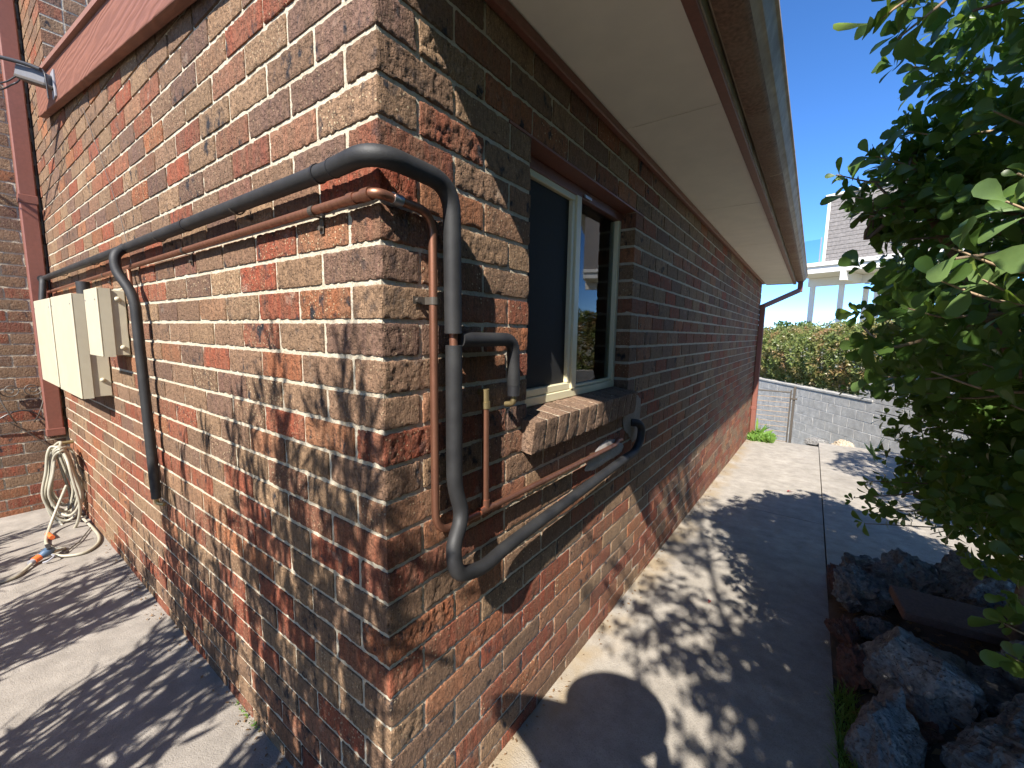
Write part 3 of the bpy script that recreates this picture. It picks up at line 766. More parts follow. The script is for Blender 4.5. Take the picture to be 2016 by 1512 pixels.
def saddle(c, plane):
    mbk = MB(); n = 9
    if plane == 'x':
        V = []; x, y, z = c
        for zz in (z - 0.009, z + 0.009):
            for t in np.linspace(-PI / 2, PI / 2, n): V.append((x + 0.0125 * math.cos(t), y + 0.0125 * math.sin(t), zz))
            V.append((0.005, y + 0.0125, zz)); V.append((0.005, y - 0.05, zz)); V.append((0.005, y - 0.0125, zz))
        m = n + 3; F = [(i, i + 1, m + i + 1, m + i) for i in range(n - 1)] + [(n - 1, n, m + n, m + n - 1), (0, m, m + n + 2, n + 2), (n + 2, m + n + 2, m + n + 1, n + 1)]
        mbk.add((V, F)); mbk.add(cyl((0.005, y - 0.037, z), (0.012, y - 0.037, z), 0.006, 8))
    else:
        x, y, z = c; V = []
        for xx in (x - 0.009, x + 0.009):
            for t in np.linspace(-PI / 2, PI / 2, n): V.append((xx, y - 0.0125 * math.cos(t), z + 0.0125 * math.sin(t)))
            V.append((xx, -0.005, z + 0.0125)); V.append((xx, -0.005, z - 0.05)); V.append((xx, -0.005, z - 0.0125))
        m = n + 3; F = [(i, i + 1, m + i + 1, m + i) for i in range(n - 1)] + [(n - 1, n, m + n, m + n - 1), (0, m, m + n + 2, n + 2), (n + 2, m + n + 2, m + n + 1, n + 1)]
        mbk.add((V, F)); mbk.add(cyl((x, -0.005, z - 0.037), (x, -0.012, z - 0.037), 0.006, 8))
    return mbk.obj('pipe_saddle', M['darkmetal'], cp)
saddle((0.022, 0.137, 1.56), 'x'); saddle((-0.22, -0.024, 1.77), 'y'); saddle((-1.1, -0.024, 1.764), 'y'); saddle((-2.3, -0.024, 1.755), 'y')

# ------------------------------------------------------------------ metal boxes
def metal_box(x0, x1, dep, z0, z1, label, lidx=0.02, knobs=()):
    r = empty('metal_box', ((x0 + x1) / 2, -0.004, z0), label, 'box', 'cream boxes on the sunlit wall')
    obj('body', *bevbox((x0 + 0.008, -dep + 0.012, z0 + 0.006), (x1 - 0.008, -0.004, z1 - 0.006), 0.003), M['box'], r)
    # lid: front plate and the lip folded round its four sides
    d = dep
    lid = obj('lid', *bevbox((x0, -d - 0.006, z0), (x1, -d + 0.002, z1), 0.003), M['box'], r)
    lip = 0.045
    mbk = MB()
    for lo, hi in (((x0, -d + 0.0025, z0), (x0 + 0.003, -d + lip, z1)), ((x1 - 0.003, -d + 0.0025, z0), (x1, -d + lip, z1)), ((x0 + 0.0035, -d + 0.0025, z1 - 0.003), (x1 - 0.0035, -d + lip, z1)), ((x0 + 0.0035, -d + 0.0025, z0), (x1 - 0.0035, -d + lip, z0 + 0.003))):
        mbk.add(box(lo, hi))
    mbk.obj('lip', M['box'], lid)
    for (y, z) in knobs:
        obj('knob', *tube([(x1 - 0.0085, y, z), (x1 - 0.004, y, z), (x1 + 0.001, y, z), (x1 + 0.003, y, z)], [0.012, 0.012, 0.008, 0.003], 12), M['box'], r, smooth=0.8)
    for xx in np.linspace(x0 + 0.03, x1 - 0.03, 2):
        obj('screw', *cyl((xx, -d - 0.006, z1 - 0.055), (xx, -d - 0.0085, z1 - 0.055), 0.004, 8), M['steel'], r)
    return r
metal_box(-2.30, -2.03, 0.105, 1.335, 1.67, 'small cream metal box nearest the black drop pipe, with bare lit front', knobs=((-0.035, 1.62), (-0.03, 1.38)))
metal_box(-3.12, -2.487, 0.128, 1.08, 1.66, 'wide tall cream metal box in the middle of the three boxes', knobs=((-0.05, 1.60), (-0.04, 1.18)))
metal_box(-3.78, -3.125, 0.135, 1.09, 1.655, 'tall cream metal box nearest the brown downpipe')
cn = tag(obj('conduit', *cyl((-2.62, -0.06, 1.655), (-2.62, -0.06, 1.735), 0.03, 16), M['foam'], smooth=0.9), 'short black conduit rising from the middle cream box', 'conduit')
tag(obj('conduit', *tube(fillet([(-3.2, -0.07, 1.095), (-3.2, -0.07, 1.05), (-3.55, -0.05, 1.045)], 0.03), 0.02, 12), M['black'], smooth=0.9), 'black conduit elbow under the box beside the downpipe', 'conduit')

# ------------------------------------------------------------------ power line bracket on the rake board
sv = empty('cable_bracket', (-3.10, -0.09, 2.95), 'grey cable bracket with black service cables on the end of the timber board', 'bracket')
obj('bracket_body', *slant((-2.87, -0.055, 2.86), (-3.05, -0.15, 2.93), 0.07, 0.07), M['slate'], sv)
obj('bracket_base', *slant((-2.85, -0.06, 2.825), (-3.03, -0.155, 2.89), 0.08, 0.02), M['darkmetal'], sv)
obj('back_plate', *bevbox((-2.90, -0.058, 2.78), (-2.82, -0.0505, 2.92), 0.001), M['grey'], sv)
for j, (pts, r) in enumerate((([(-2.84, -0.10, 2.90), (-2.95, -0.16, 2.945), (-3.15, -0.28, 3.0), (-3.5, -0.55, 3.06), (-4.1, -1.1, 3.2), (-5.5, -3.5, 3.9)], 0.011),
                              ([(-2.98, -0.17, 2.86), (-2.93, -0.2, 2.81), (-3.1, -0.28, 2.79), (-3.5, -0.5, 2.86), (-4.1, -0.9, 3.05), (-5.5, -3.4, 3.8)], 0.004),
                              ([(-3.0, -0.18, 2.88), (-3.05, -0.23, 2.84), (-3.2, -0.34, 2.83), (-3.6, -0.6, 2.92), (-4.1, -1.0, 3.08), (-5.5, -3.45, 3.82)], 0.004),
                              ([(-2.83, -0.095, 2.90), (-2.80, -0.092, 2.86), (-2.79, -0.09, 2.74)], 0.004))):
    obj('cable', *tube(smooth_path(pts, 8), r, 8), M['black'], sv, smooth=0.9)
obj('clamp', *tube([(-3.07, -0.235, 2.985), (-3.17, -0.30, 3.01), (-3.27, -0.38, 3.03)], [0.014, 0.024, 0.014], 10), M['steel'], sv, smooth=0.9)
tag(obj('hanging_wire', *tube(smooth_path([(-2.42, -0.02, 2.62), (-2.18, -0.012, 2.3), (-1.98, -0.012, 2.05), (-1.87, -0.012, 1.86)], 6), 0.0016, 5), M['darkmetal']), 'thin dark wire hanging down the wall from the timber board', 'wire')

# ------------------------------------------------------------------ garden hose and hanger in the corner
hs = empty('garden_hose', (-3.75, -0.12, 0.0), 'cream garden hose coiled in loops below the brown downpipe', 'hose')
tp = []
nl = 11
for i in range(nl):
    hw = RND.uniform(0.055, 0.115); hh = RND.uniform(0.22, 0.31); cx = -3.72 + RND.uniform(-0.10, 0.14); cy = -0.115 + RND.uniform(-0.03, 0.025); topz = 0.60 + RND.uniform(-0.035, 0.01)
    ax = RND.uniform(-0.10, 0.2)
    for k in range(10):
        a = PI / 2 + 2 * PI * k / 10
        u = math.cos(a) * hw * (1.0 if math.sin(a) < 0.2 else 0.62); v = math.sin(a) * hh
        tp.append((cx + ax * math.cos(a), cy + u, topz - hh + v))
path_h = smooth_path(tp, 5)
obj('hose_coil', *tube(path_h, 0.0092, 8), M['hose'], hs, smooth=1.2)
obj('hose_tail', *tube(smooth_path([(-3.66, -0.10, 0.30), (-3.62, -0.17, 0.14), (-3.55, -0.22, 0.04), (-3.35, -0.26, 0.013), (-3.2, -0.24, 0.012), (-3.15, -0.20, 0.012), (-3.12, -0.235, 0.02), (-3.08, -0.26, 0.03)], 8), 0.0092, 8), M['hose'], hs, smooth=1.2)
obj('hose_tail', *tube(smooth_path([(-3.6, -0.05, 0.05), (-3.45, -0.025, 0.012), (-3.2, -0.025, 0.012), (-3.05, -0.06, 0.012), (-2.97, -0.13, 0.012), (-3.0, -0.21, 0.014), (-3.06, -0.27, 0.03)], 8), 0.0092, 8), M['hose'], hs, smooth=1.2)
obj('hose_tail', *tube(smooth_path([(-3.05, -0.335, 0.03), (-2.98, -0.38, 0.014), (-2.90, -0.44, 0.012), (-2.93, -0.56, 0.012), (-3.1, -0.75, 0.012), (-3.5, -0.95, 0.012)], 8), 0.0092, 8), M['hose'], hs, smooth=1.2)
obj('tap', *tube(fillet([(-3.98, 0.0, 0.56), (-3.98, -0.09, 0.56), (-3.98, -0.11, 0.50)], 0.03), 0.013, 10), M['brass'], hs, smooth=0.9)
obj('tap_connector', *cyl((-3.98, -0.11, 0.53), (-3.98, -0.112, 0.45), 0.02, 12), M['darkmetal'], hs, smooth=0.9)
nz = empty('hose_connector', (-3.08, -0.29, 0.02), 'blue grey hose splitter with orange collars lying on the concrete', 'connector')
obj('splitter', *tube(smooth_path([(-3.1, -0.255, 0.045), (-3.075, -0.28, 0.05), (-3.055, -0.315, 0.035)], 6), [0.016, 0.018, 0.021, 0.024, 0.026, 0.027, 0.028, 0.027, 0.026, 0.024, 0.022, 0.020, 0.018], 12), M['blue'], nz, smooth=0.9)
obj('lever', *bevbox((-3.13, -0.285, 0.068), (-3.05, -0.262, 0.08), 0.003), M['black'], nz)
obj('collar', *cyl((-3.055, -0.318, 0.034), (-3.035, -0.345, 0.028), 0.021, 12), M['orange'], nz, smooth=0.9)
obj('collar', *cyl((-3.035, -0.345, 0.028), (-3.022, -0.362, 0.024), 0.017, 12), M['grey'], nz, smooth=0.9)
obj('clip', *tube(smooth_path([(-3.05, -0.265, 0.03), (-3.0, -0.262, 0.035), (-2.985, -0.29, 0.022), (-3.0, -0.31, 0.014)], 5), 0.006, 6), M['grey'], nz, smooth=0.9)
oc = tag(obj('hose_fitting', *cyl((-3.50, -0.235, 0.018), (-3.40, -0.225, 0.018), 0.015, 10), M['orange'], smooth=0.9), 'small orange hose fitting on the concrete near the coil', 'fitting')
tag(obj('thin_stick', *tube([(-3.42, -0.03, 0.012), (-3.2, -0.12, 0.012), (-3.06, -0.21, 0.012)], 0.004, 6), M['darkmetal']), 'thin dark stick lying between hose coil and connector', 'stick')
def hook(y, flip, label):
    r = empty('wall_hook', (XF, y, 1.0), label, 'hook', 'scrolled hooks on the far wall')
    pts = []
    for t in np.linspace(0, 3.6 * PI, 40):
        rad = 0.008 + 0.0042 * t
        pts.append((XF + 0.03, y + flip * rad * math.sin(t), 0.985 + rad * math.cos(t)))
    obj('scroll', *tube(pts, 0.0045, 6), M['darkmetal'], r, smooth=1.0)
    e = pts[-1]
    obj('arm', *tube(smooth_path([e, (XF + 0.05, y - flip * 0.055, 0.92), (XF + 0.07, y - flip * 0.02, 0.80), (XF + 0.02, y + flip * 0.01, 0.72)], 6), 0.0045, 6), M['darkmetal'], r, smooth=1.0)
hook(-0.275, 1, 'dark scrolled iron hook on the far wall at the picture edge'); hook(-0.165, -1, 'dark scrolled iron hook on the far wall next to the downpipe')
tag(obj('looped_cable', *tube(smooth_path([(XF + 0.02, -0.42, 0.70), (XF + 0.05, -0.33, 0.79), (XF + 0.05, -0.24, 0.825), (XF + 0.04, -0.16, 0.79), (XF + 0.03, -0.09, 0.68), (XF + 0.03, -0.04, 0.60)], 8), 0.005, 6), M['black'], smooth=1.0), 'dark cable looping over the far wall below the hooks', 'cable')
tag(obj('looped_cable', *tube(smooth_path([(XF + 0.02, -0.30, 0.74), (XF + 0.02, -0.22, 0.65), (XF + 0.02, -0.12, 0.52), (XF + 0.03, -0.06, 0.43), (XF + 0.06, -0.03, 0.37)], 8), 0.0045, 6), M['darkmetal'], smooth=1.0), 'rusty cable sagging across the far wall towards the hose', 'cable')

# ------------------------------------------------------------------ foliage tools
def leaf_template(kind):
    if kind == 'obovate':
        prof_ = [(0.0, 0.012, 0.0), (0.22, 0.07, 0.018), (0.5, 0.235, 0.035), (0.76, 0.32, 0.025), (0.93, 0.235, -0.01), (1.0, 0.05, -0.03)]; fold = 0.05
    elif kind == 'lance':
        prof_ = [(0.0, 0.01, 0.0), (0.3, 0.075, 0.03), (0.65, 0.07, 0.03), (1.0, 0.006, -0.06)]; fold = 0.02
    elif kind == 'small':
        prof_ = [(0.0, 0.02, 0.0), (0.45, 0.26, 0.03), (1.0, 0.03, -0.05)]; fold = 0.06
    else:
        prof_ = [(0.0, 0.03, 0.0), (0.5, 0.028, 0.09), (1.0, 0.004, 0.0)]; fold = 0.0
    V = []; F = []
    for (t, w, z) in prof_: V += [(-w, t, z + fold * w * 3), (0, t, z), (w, t, z + fold * w * 3)]
    for i in range(len(prof_) - 1):
        a = i * 3; F += [(a, a + 1, a + 4, a + 3), (a + 1, a + 2, a + 5, a + 4)]
    return np.array(V), np.array(F)
TPL = {k: leaf_template(k) for k in ('obovate', 'lance', 'small', 'blade')}
def unit(v): return v / np.maximum(np.linalg.norm(v, axis=-1, keepdims=True), 1e-9)
def frames(D, UPV):
    """rotation matrices whose y axis is D and whose z axis leans to UPV"""
    Y = unit(D); X = unit(np.cross(Y, UPV)); Z = np.cross(X, Y)
    return np.stack([X, Y, Z], axis=2)
def leaf_mesh(name, P, R, S, tpl, mat, parent, smooth=True, kind=None, lv=None):
    TV, TF = TPL[tpl]; N = len(P); n = len(TV)
    V = np.einsum('nij,kj->nki', R, TV) * S[:, None, None] + P[:, None, :]
    F = (TF[None] + (np.arange(N) * n)[:, None, None]).reshape(-1, 4)
    V = V.reshape(-1, 3)
    me = bpy.data.meshes.new(name)
    org = np.array([0.0, 0.0, 0.0]) if parent is None else np.array(wloc(parent))
    me.vertices.add(len(V)); me.vertices.foreach_set('co', (V - org).astype(np.float32).ravel())
    me.loops.add(F.size); me.loops.foreach_set('vertex_index', F.astype(np.int32).ravel())
    me.polygons.add(len(F)); me.polygons.foreach_set('loop_start', np.arange(0, F.size, 4, dtype=np.int32)); me.polygons.foreach_set('loop_total', np.full(len(F), 4, np.int32))
    me.polygons.foreach_set('use_smooth', np.full(len(F), smooth))
    me.update(calc_edges=True); me.materials.append(mat)
    a = me.attributes.new('lv', 'FLOAT', 'POINT'); a.data.foreach_set('value', np.repeat((lv if lv is not None else NR.random(N)).astype(np.float32), n))
    o = bpy.data.objects.new(name, me); COL.objects.link(o)
    if parent: o.parent = parent
    if kind: o['kind'] = kind
    return o
def rosettes(T, A, nleaf, size, el=(10, 62), jit=0.25):
    """whorls of leaves round twig tips T with axes A"""
    N = len(T); P = []; D = []; U = []; S = []
    A = unit(A); B = unit(np.cross(A, NR.normal(size=(N, 3)))); Cc = np.cross(A, B)
    for k in range(nleaf):
        th = k * 2.39996 + NR.uniform(-0.35, 0.35, N); e = np.radians(el[0] + (el[1] - el[0]) * k / max(1, nleaf - 1) + NR.uniform(-9, 9, N))
        rad = np.cos(th)[:, None] * B + np.sin(th)[:, None] * Cc
        d = np.cos(e)[:, None] * rad + np.sin(e)[:, None] * A + NR.normal(0, jit * 0.4, (N, 3))
        P.append(T - A * (0.018 * (1 - k / nleaf))[..., None] if False else T - A * (0.02 * (1 - k / nleaf)) + rad * 0.002)
        D.append(d); U.append(A + NR.normal(0, jit, (N, 3))); S.append(size * NR.uniform(0.45, 1.2, N) * (1.0 - 0.35 * k / nleaf))
    return np.vstack(P), frames(np.vstack(D), np.vstack(U)), np.concatenate(S)
def blob_points(blobs, n, shell=0.75, seed=0, lumpy=0.16):
    """points in the outer shell of a union of ellipsoids, with outward directions"""
    rng = np.random.default_rng(seed); B = np.array(blobs, float)
    vol = (B[:, 3] * B[:, 4] + B[:, 4] * B[:, 5] + B[:, 3] * B[:, 5]); pick = rng.choice(len(B), n, p=vol / vol.sum())
    d = unit(rng.normal(size=(n, 3))); r = shell + (1.04 - shell) * rng.random(n) ** 0.6
    lump = 1 + lumpy * fbm(d * 1.0 + B[pick, :3] * 3.1, 2.6, seed, 3)
    P = B[pick, :3] + d * (r * lump)[:, None] * B[pick, 3:6]
    keep = np.ones(n, bool)
    for j in range(len(B)):
        q = ((P - B[j, :3]) / B[j, 3:6]); ins = (q ** 2).sum(1) < (shell * 0.86) ** 2
        keep &= ~(ins & (pick != j))
    O = unit(d / B[pick, 3:6])
    return P[keep], O[keep]

# ------------------------------------------------------------------ the large glossy shrub on the right
HX = [(1.67, 1.36, 1.76, 0.72, 0.80, 0.60), (1.72, 0.95, 2.30, 0.78, 0.75, 0.58), (1.72, 2.0, 1.05, 0.56, 0.60, 0.50), (1.86, 0.35, 1.65, 0.72, 0.85, 0.80),
      (1.78, 1.30, 1.00, 0.55, 0.60, 0.38), (1.58, 2.10, 1.60, 0.56, 0.58, 0.50), (2.05, -0.6, 1.8, 0.75, 0.95, 0.95), (2.0, -1.7, 1.8, 0.75, 0.95, 1.05), (2.0, 0.15, 2.45, 0.70, 0.8, 0.45), (1.80, 0.55, 1.20, 0.5, 0.7, 0.45), (1.02, 1.32, 1.96, 0.16, 0.24, 0.13)]
shrub = empty('glossy_shrub', (1.7, 0.8, 0.0), 'large glossy green shrub with round leaves leaning over the rocks and path', 'shrub')
T, A = blob_points(HX, 15000, 0.66, 21, 0.26)
ok = ~((T[:, 0] < 1.15) & (T[:, 1] < 0.35) & (T[:, 2] < 2.3))           # a walker's width is kept clear beside the path
ok &= np.linalg.norm(T - CAM, axis=1) > 0.55
T, A = T[ok], A[ok]
A = unit(A + np.array([-0.1, -0.25, 0.45]) + NR.normal(0, 0.35, A.shape))
Pl, Rl, Sl = rosettes(T, A, 7, 0.066)
leaf_mesh('foliage', Pl, Rl, Sl, 'obovate', M['leaf'], shrub, kind='stuff')
Tq, Aq = blob_points([(1.18, -1.2, 2.72, 0.50, 0.42, 0.30), (1.55, -1.3, 2.6, 0.5, 0.5, 0.35)], 420, 0.3, 77)
Pq, Rq, Sq = rosettes(Tq, unit(Aq + np.array([-0.2, 0, 0.5])), 6, 0.06); leaf_mesh('overhanging_foliage', Pq, Rq, Sq, 'obovate', M['leaf'], shrub, kind='stuff')
# woody skeleton
mb = MB(); roots = [(1.55, 1.9, 0.1), (1.75, 1.2, 0.15), (1.9, 0.4, 0.15), (1.95, -0.7, 0.1), (1.95, -1.7, 0.1)]
for bi, b in enumerate(HX):
    r0 = min(roots, key=lambda r: (r[0] - b[0]) ** 2 + (r[1] - b[1]) ** 2)
    p1 = np.array(b[:3]); mid = (np.array(r0) * 0.5 + p1 * 0.5) + np.array([0.05, 0.05, 0.05])
    mb.add(tube(smooth_path([r0, mid, p1], 6), np.linspace(0.03, 0.014, 13), 7))
    rr = np.random.default_rng(bi)
    for k in range(14):
        d = unit(rr.normal(size=3) + np.array([-0.5, -0.1, 0.25])); e = p1 + d * np.array(b[3:6]) * 0.95
        m2 = p1 + (e - p1) * 0.5 + rr.normal(0, 0.05, 3)
        if np.linalg.norm(e - CAM) < 0.6 or (e[0] < 1.1 and e[1] < 0.3): continue
        mb.add(tube(smooth_path([p1, m2, e], 5), np.linspace(0.010, 0.003, 11), 5))
br = mb.obj('branch', M['bark'], shrub, smooth=1.2); br['kind'] = 'stuff'
# sprays that reach out over the path, nearest the viewer: twig, then single leaves
sprays = [((1.05, 0.30, 2.12), (0.815, 0.262, 1.945), 0.055, 7, 1), ((1.0, 0.28, 2.10), (0.845, 0.30, 1.985), 0.05, 6, 0), ((1.0, 0.40, 2.12), (0.855, 0.36, 1.965), 0.045, 6, 0),
          ((1.16, 0.60, 1.60), (0.975, 0.50, 1.650), 0.062, 8, 1), ((1.20, 0.56, 1.66), (1.025, 0.47, 1.715), 0.058, 8, 1), ((1.16, 0.66, 1.55), (0.965, 0.56, 1.605), 0.062, 8, 1),
          ((1.2, 0.6, 1.72), (1.04, 0.50, 1.765), 0.05, 7, 1), ((1.2, 0.7, 1.55), (1.035, 0.58, 1.60), 0.055, 7, 1),
          ((1.15, 1.05, 1.40), (0.925, 0.93, 1.385), 0.075, 7, 1), ((1.25, 1.15, 1.34), (1.045, 1.06, 1.335), 0.07, 7, 0), ((1.45, 1.3, 0.60), (1.305, 1.20, 0.655), 0.07, 8, 0),
          ((1.05, 1.25, 1.92), (0.825, 1.18, 1.945), 0.07, 8, 1), ((1.1, 1.2, 1.98), (0.87, 1.10, 2.035), 0.07, 8, 1), ((1.15, 1.15, 2.05), (0.95, 1.09, 2.075), 0.07, 8, 0),
          ((1.12, 0.92, 1.55), (0.965, 0.80, 1.560), 0.055, 7, 0), ((1.28, 0.95, 1.40), (1.12, 0.88, 1.43), 0.06, 7, 0), ((1.33, 0.9, 1.30), (1.165, 0.84, 1.34), 0.06, 8, 1),
          ((1.22, 1.55, 0.86), (1.03, 1.47, 0.85), 0.06, 7, 0), ((1.3, 1.45, 1.08), (1.165, 1.36, 1.10), 0.065, 7, 0), ((1.42, 1.1, 0.6), (1.285, 1.0, 0.655), 0.065, 8, 0), ((1.45, 1.25, 0.82), (1.315, 1.18, 0.87), 0.065, 8, 0),
          ((1.0, 1.32, 2.0), (0.80, 1.235, 2.03), 0.06, 8, 1), ((1.1, 1.0, 2.15), (0.93, 0.90, 2.16), 0.06, 7, 1), ((1.2, 0.9, 1.95), (1.06, 0.80, 1.98), 0.06, 8, 0), ((1.3, 0.95, 1.75), (1.13, 0.82, 1.78), 0.06, 8, 0)]
leafmesh = {}
for mk in ('leaf', 'youngleaf'):
    for v in range(4):
        TV, TF = TPL['obovate']; TV = TV.copy(); rr = np.random.default_rng(v); TV[:, 2] += rr.uniform(-0.10, 0.10) * TV[:, 1] ** 2 + rr.uniform(-0.5, 0.9) * TV[:, 0] ** 2; TV[:, 0] *= rr.uniform(0.78, 1.0)
        me = bpy.data.meshes.new('leaf'); me.from_pydata(TV.tolist(), [], TF.tolist()); me.materials.append(M[mk])
        me.polygons.foreach_set('use_smooth', [True] * len(me.polygons))
        a = me.attributes.new('lv', 'FLOAT', 'POINT'); a.data.foreach_set('value', np.full(len(TV), [0.1, 0.45, 0.75, 1.0][v], np.float32)); me.update(); leafmesh[(mk, v)] = me
nleaf = 0
sw = Vector(wloc(shrub))
for (r0, tip, size, n, young) in sprays:
    r0 = np.array(r0); tip = np.array(tip); ax = unit(tip - r0)
    mid = (r0 + tip) / 2 + np.array([0, 0, -0.015])
    obj('twig', *tube(smooth_path([r0 + (r0 - tip) * 0.8 + NR.normal(0, 0.03, 3), r0, mid, tip], 5), np.linspace(0.0052, 0.0016, 16), 6), M['palebark'], shrub, smooth=1.2)
    T1 = np.vstack([tip[None], tip[None] - ax * 0.035 + NR.normal(0, 0.004, 3)]); A1 = np.vstack([unit(ax + np.array([-0.1, -0.2, 0.35]))[None]] * 2)
    P1, R1, S1 = rosettes(T1, A1, (n + 1) // 2, size * 1.22, (5, 60), 0.2)
    for p, R, s in zip(P1, R1, S1):
        o = bpy.data.objects.new('leaf', leafmesh[('youngleaf' if young and RND.random() < 0.6 else 'leaf', RND.randrange(4))]); COL.objects.link(o)
        m = Matrix(R.tolist()).to_4x4(); o.parent = shrub
        o.matrix_basis = Matrix.Translation(Vector(p) - sw) @ m @ Matrix.Scale(float(s), 4); nleaf += 1
for pts, r in (([(1.30, 1.15, 1.62), (1.12, 1.0, 1.53), (0.99, 0.98, 1.47), (0.945, 1.0, 1.47), (0.90, 1.02, 1.52)], 0.006), ([(1.35, 1.0, 1.40), (1.18, 0.95, 1.36), (1.05, 0.98, 1.40)], 0.005), ([(1.4, 0.85, 1.72), (1.2, 0.72, 1.68), (1.02, 0.72, 1.66)], 0.007), ([(1.2, 1.25, 1.95), (1.0, 1.2, 1.86), (0.9, 1.22, 1.88)], 0.005)):
    obj('bare_branch', *tube(smooth_path(pts, 6), np.linspace(r, r * 0.5, 6 * (len(pts) - 1) + 1), 7), M['palebark'], shrub, smooth=1.2)
# sparse outer twigs low down, dark against the bright concrete
T2 = np.array([(1.10, 2.10, 0.92), (1.05, 2.0, 0.80), (1.16, 2.3, 0.72), (1.22, 2.2, 0.6), (1.0, 2.45, 1.22), (0.98, 2.6, 1.20), (1.1, 2.5, 1.08), (1.2, 2.4, 0.95), (1.05, 1.9, 0.62), (1.3, 2.5, 0.7), (1.35, 2.3, 0.5), (0.99, 1.75, 0.78), (1.08, 1.85, 0.70), (1.15, 2.6, 1.3), (1.25, 2.65, 1.1), (1.4, 2.6, 0.85)])
mb = MB()
for t in T2:
    r0 = np.array([1.75, 2.0, 1.0]); m_ = (r0 + t) / 2 + NR.normal(0, 0.05, 3); pp = smooth_path([r0, m_, t], 6); mb.add(tube(pp, np.linspace(0.006, 0.0018, len(pp)), 5))
tw = mb.obj('outer_twig', M['bark'], shrub, smooth=1.2); tw['kind'] = 'stuff'
tt = []; aa = []
for t in T2:
    ax = unit(t - np.array([1.75, 2.0, 1.0]))
    for k in range(7): tt.append(t - ax * 0.05 * k + NR.normal(0, 0.02, 3)); aa.append(unit(ax + NR.normal(0, 0.4, 3)))
P1, R1, S1 = rosettes(np.array(tt), np.array(aa), 5, 0.058); leaf_mesh('outer_foliage', P1, R1, S1, 'obovate', M['leaf'], shrub, kind='stuff')

sh2 = empty('glossy_shrub', (3.0, 4.6, -0.1), 'shrub further along behind the leaning glossy shrub, added tall to keep sky out of the window reflection', 'shrub')
T, A = blob_points([(3.1, 4.4, 1.5, 0.8, 1.2, 1.1), (2.9, 3.2, 1.9, 0.8, 0.8, 0.9), (3.0, 3.2, 2.9, 0.9, 0.9, 0.9), (3.3, 4.3, 2.5, 0.8, 0.9, 0.8)], 5200, 0.75, 55)  # blobs stacked high to block the sky reflected in the window pane
P1, R1, S1 = rosettes(T, unit(A + np.array([-0.1, -0.2, 0.4])), 6, 0.075); leaf_mesh('foliage', P1, R1, S1, 'obovate', M['leaf'], sh2, kind='stuff')
for k, (x, y) in enumerate(((3.1, 3.3), (3.2, 4.4), (3.3, 5.9))): obj('trunk', *tube(smooth_path([(x, y, -0.6), (x + 0.05, y, 0.6), (x - 0.05, y + 0.1, 1.8)], 5), np.linspace(0.05, 0.02, 11), 8), M['bark'], sh2, smooth=1.2)
# ------------------------------------------------------------------ plants behind the viewer, whose shade falls on wall and yard
def upright_shrub(cx, cy, w, d, h, nst, label, seed, leaf=0.125):
    rng = np.random.default_rng(seed); r = empty('tall_shrub', (cx, cy, 0.0), label, 'shrub', 'narrow leaved shrubs behind the viewer')
    mb_ = MB(); P = []; D = []
    for s in range(nst):
        bx, by = cx + rng.uniform(-w, w) * 0.5, cy + rng.uniform(-d, d) * 0.5
        tx, ty = cx + rng.uniform(-w, w), cy + rng.uniform(-d, d); tz = h * rng.uniform(0.72, 1.0)
        pts = smooth_path([(bx, by, 0.0), ((bx + tx) / 2 + rng.normal(0, 0.05), (by + ty) / 2 + rng.normal(0, 0.05), tz * 0.5), (tx, ty, tz)], 10)
        mb_.add(tube(pts, np.linspace(0.014, 0.003, len(pts)), 5))
        for k in range(4, len(pts)):
            for j in range(4):
                P.append(pts[k] + rng.normal(0, 0.02, 3)); D.append(unit(rng.normal(0, 0.38, 3) + np.array([0, 0, 0.9])))
    mb_.obj('stem', M['bark'], r, smooth=1.2)['kind'] = 'stuff'
    P = np.array(P); D = np.array(D); R = frames(D, rng.normal(size=P.shape)); leaf_mesh('foliage', P, R, leaf * rng.uniform(0.7, 1.3, len(P)), 'lance', M['darkleaf'], r, kind='stuff')
    return r
upright_shrub(0.02, -1.55, 0.45, 0.2, 2.95, 46, 'tall narrow leaved shrub behind the viewer, shading the lower brick corner', 1)
upright_shrub(-0.9, -1.6, 0.5, 0.2, 2.42, 30, 'narrow leaved shrub behind the viewer, shading the wall below the drop pipe', 2)
upright_shrub(-1.9, -1.65, 0.5, 0.2, 1.9, 26, 'lower narrow leaved shrub behind the viewer, shading the yard by the hose', 3)
upright_shrub(-3.0, -1.7, 0.5, 0.2, 1.45, 18, 'low narrow leaved shrub behind the viewer at the far end of the yard', 4)
pt = empty('slender_tree', (1.55, -1.75, 0.0), 'slender tree behind the viewer whose thin trunk shades the path', 'tree')
obj('trunk', *tube(smooth_path([(1.55, -1.75, 0), (1.545, -1.755, 1.5), (1.545, -1.75, 3.0), (1.54, -1.72, 4.6)], 6), np.linspace(0.028, 0.016, 19), 8), M['bark'], pt, smooth=1.2)
T, A = blob_points([(1.3, -1.7, 4.6, 0.6, 0.6, 0.6), (1.5, -1.5, 4.2, 0.5, 0.5, 0.4)], 500, 0.5, 5)
P1, R1, S1 = rosettes(T, A, 6, 0.06); leaf_mesh('crown', P1, R1, S1, 'obovate', M['leaf'], pt, kind='stuff')

